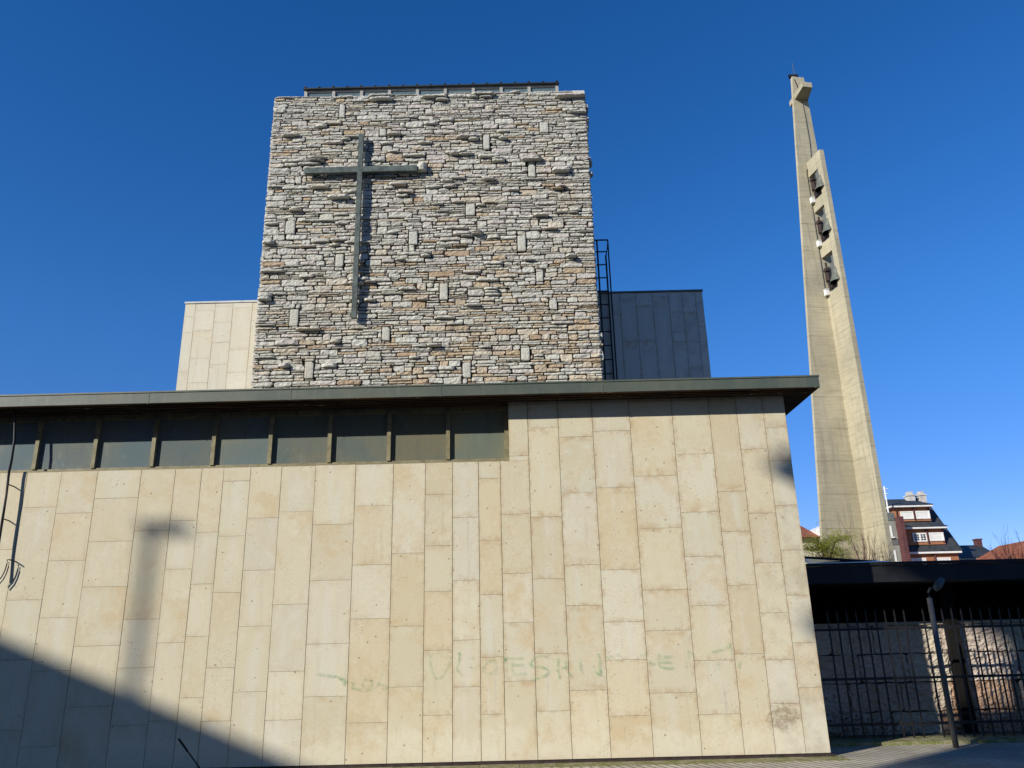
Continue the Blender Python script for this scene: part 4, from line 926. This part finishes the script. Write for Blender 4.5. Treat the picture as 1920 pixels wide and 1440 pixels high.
# red-roofed houses
rh = thing('red_roof_house', 'brick house with a red tiled roof slope cut by the right frame edge', 'house')
a = at(1890, 1051, 40); b = at(1920, 1034.5, 40)
m = MB(); m.prism([(a.x-0.3, 40, a.z-0.2), (b.x+2.0, 40, b.z+1.0), (b.x+5, 40, a.z-0.2)], (0, 6, 0)); m.build('roof', M['tile'], rh)
m = MB(); m.box(a.x, b.x+4.5, 40.3, 46, -0.3, a.z-0.21); m.build('wall', M['brick'], rh)
rh = thing('cottage', 'cream house with a red tiled roof behind the willow left of the bell tower', 'house')
a = at(1490, 1006, 36); b = at(1533, 999, 36); t0 = at(1506, 985.5, 38.5); 
m = MB(); zr_ = t0.z; m.mesh([(a.x-2,35.6,a.z-.1),(b.x,35.6,a.z-.1),(b.x,42,a.z-.1),(a.x-2,42,a.z-.1),(a.x-2,38.6,zr_),(b.x,38.6,zr_)], [(0,1,5,4),(2,3,4,5),(3,0,4),(1,2,5),(3,2,1,0)]); m.build('roof', M['tile'], rh)
m = MB(); m.box(a.x-1.8, b.x-0.1, 36, 41.6, -0.3, a.z-0.11); m.build('wall', M['cream'], rh)
m = MB(); g0 = at(1530, 1000, 35.8); g1 = at(1547, 978, 35.8); m.prism([(b.x+0.005, 35.5, -0.3), (b.x+2.5, 35.5, -0.3), (b.x+2.5, 35.5, g1.z+0.6), (b.x+0.005, 35.5, at(1533, 990, 35.5).z)], (0, 6, 0)); m.build('gable_wall', M['white'], rh)

# ------------------------------------------------------------------ parked car whose aerial pokes into the frame
car = thing('parked_car', 'dark parked car showing only its thin black roof aerial at the lower left', 'car')
tip = at(335, 1385, -9.05); bot = at(432, 1520, -9.05)
rx, rz = bot.x, bot.z-0.01                                 # top of the roof under the aerial
prof = [(-0.5,-0.95),(-0.52,-0.55),(-0.42,-0.38),(-0.12,-0.02),(0.1,0.0),(0.9,0.0),(1.5,-0.08),(2.15,-0.50),(3.1,-0.62),(3.3,-0.75),(3.32,-1.02),(3.0,-1.06),(-0.3,-1.06)]
m = MB(); m.prism([(rx+x_*0.98, -10.6, rz+z_) for x_, z_ in prof], (0, 1.62, 0)); m.build('body', M['carpaint'], car)
m = MB(); m.prism([(rx+x_, -8.975, rz+z_) for x_, z_ in ((-0.1,-0.38),(0.05,-0.08),(1.4,-0.14),(1.95,-0.42))], (0, 0.01, 0)); m.build('side_window', M['carglass'], car)
for x_ in (0.25, 2.6):
    for y_ in (-10.42, -9.13):
        m = MB(); m.tube([(rx+x_, y_-0.1, -0.02-0.26+0.17+0.26), (rx+x_, y_+0.12, 0.15)], 0.3, 18); m.build('wheel', M['tyre'], car)
m = MB(); d = (tip-bot); m.tube([bot-d*0.05, bot+d*0.82], 0.0028, 6); m.tube([bot+d*0.82, tip], 0.0042, 6); m.build('aerial', M['black'], car)

# ------------------------------------------------------------------ houses across the street behind the camera (two throw the shadows on the wall; the added terrace only cuts sky light)
def shd(x_, z_, Y):                                      # point at depth Y whose shadow falls on the slab wall at (x_, z_)
    k = -Y; return Vector((x_-1.17*k, Y, z_+0.72*k))
ha = thing('gabled_house', 'rendered gabled house with a chimney across the street behind the camera', 'house')
f0 = at(0, 1192, 0); f1 = at(560, 1432, 0); AY = -19.5
g0 = shd(f0.x, f0.z, AY); g1 = shd(f1.x, f1.z, AY); dv = (g1-g0)
top = g0-dv*0.75; low = g1+dv*0.25
m = MB(); m.prism([(top.x*2-low.x, AY-0.0, low.z), (top.x, AY, top.z), (low.x, AY, low.z)], (0, -10, 0)); rfa = m.build('roof', M['tile'], ha)
m = MB(); m.box(top.x*2-low.x+0.5, low.x-0.5, AY-9.8, AY-0.2, -0.3, low.z-0.004); m.build('wall', M['cream'], ha)
c0 = at(265, 1150, 0); cpz = at(305, 992, 0); s0 = shd(c0.x, cpz.z, AY-0.4)
m = MB(); m.tube([(s0.x, AY-0.4, low.z), (s0.x, AY-0.4, s0.z-0.07)], 0.07, 10)
cq = shd(at(258, 992, 0).x, cpz.z, AY-0.4).x; cq2 = shd(at(358, 992, 0).x, cpz.z, AY-0.4).x
m.box(cq+0.08, cq2-0.08, AY-0.47, AY-0.33, s0.z-0.066, s0.z+0.07); m.build('flue', M['galv'], rfa)
hc = thing('sky_blocker', 'added unseen terrace block behind the camera that cuts the low sky light', 'building')  # unseen block added to cut low sky light and deepen the shade
m = MB(); m.box(-75, 12, -58, -46, -0.3, 21); m.build('wall', M['greyr'], hc)
m = MB(); m.prism([(-75, -45.5, 21.004), (-75, -58.5, 21.004), (-75, -52, 24.5)], (87, 0, 0)); m.build('roof', M['tile'], hc)
hb = thing('flat_block', 'plain rendered block of flats across the street behind the camera', 'building')
BY = -20.0; lb = shd(5.72, 0, BY).x; hbz = shd(0, 5.3, BY).z
m = MB(); m.box(lb, lb+26, BY-10, BY, -0.3, hbz); m.build('wall', M['cream'], hb)
for (z_, xo) in ((shd(0, 4.02, BY).z, 1.86), (shd(0, 1.62, BY).z, 1.62)):
    m = MB(); m.prism([(lb, BY-0.05, z_-0.40), (lb-xo+0.35, BY-0.05, z_-0.10), (lb-xo, BY-0.05, z_+0.12), (lb-xo+0.3, BY-0.05, z_+0.40), (lb, BY-0.05, z_+0.55)], (0, -0.9, 0)); m.build('balcony', M['greyr'], hb)
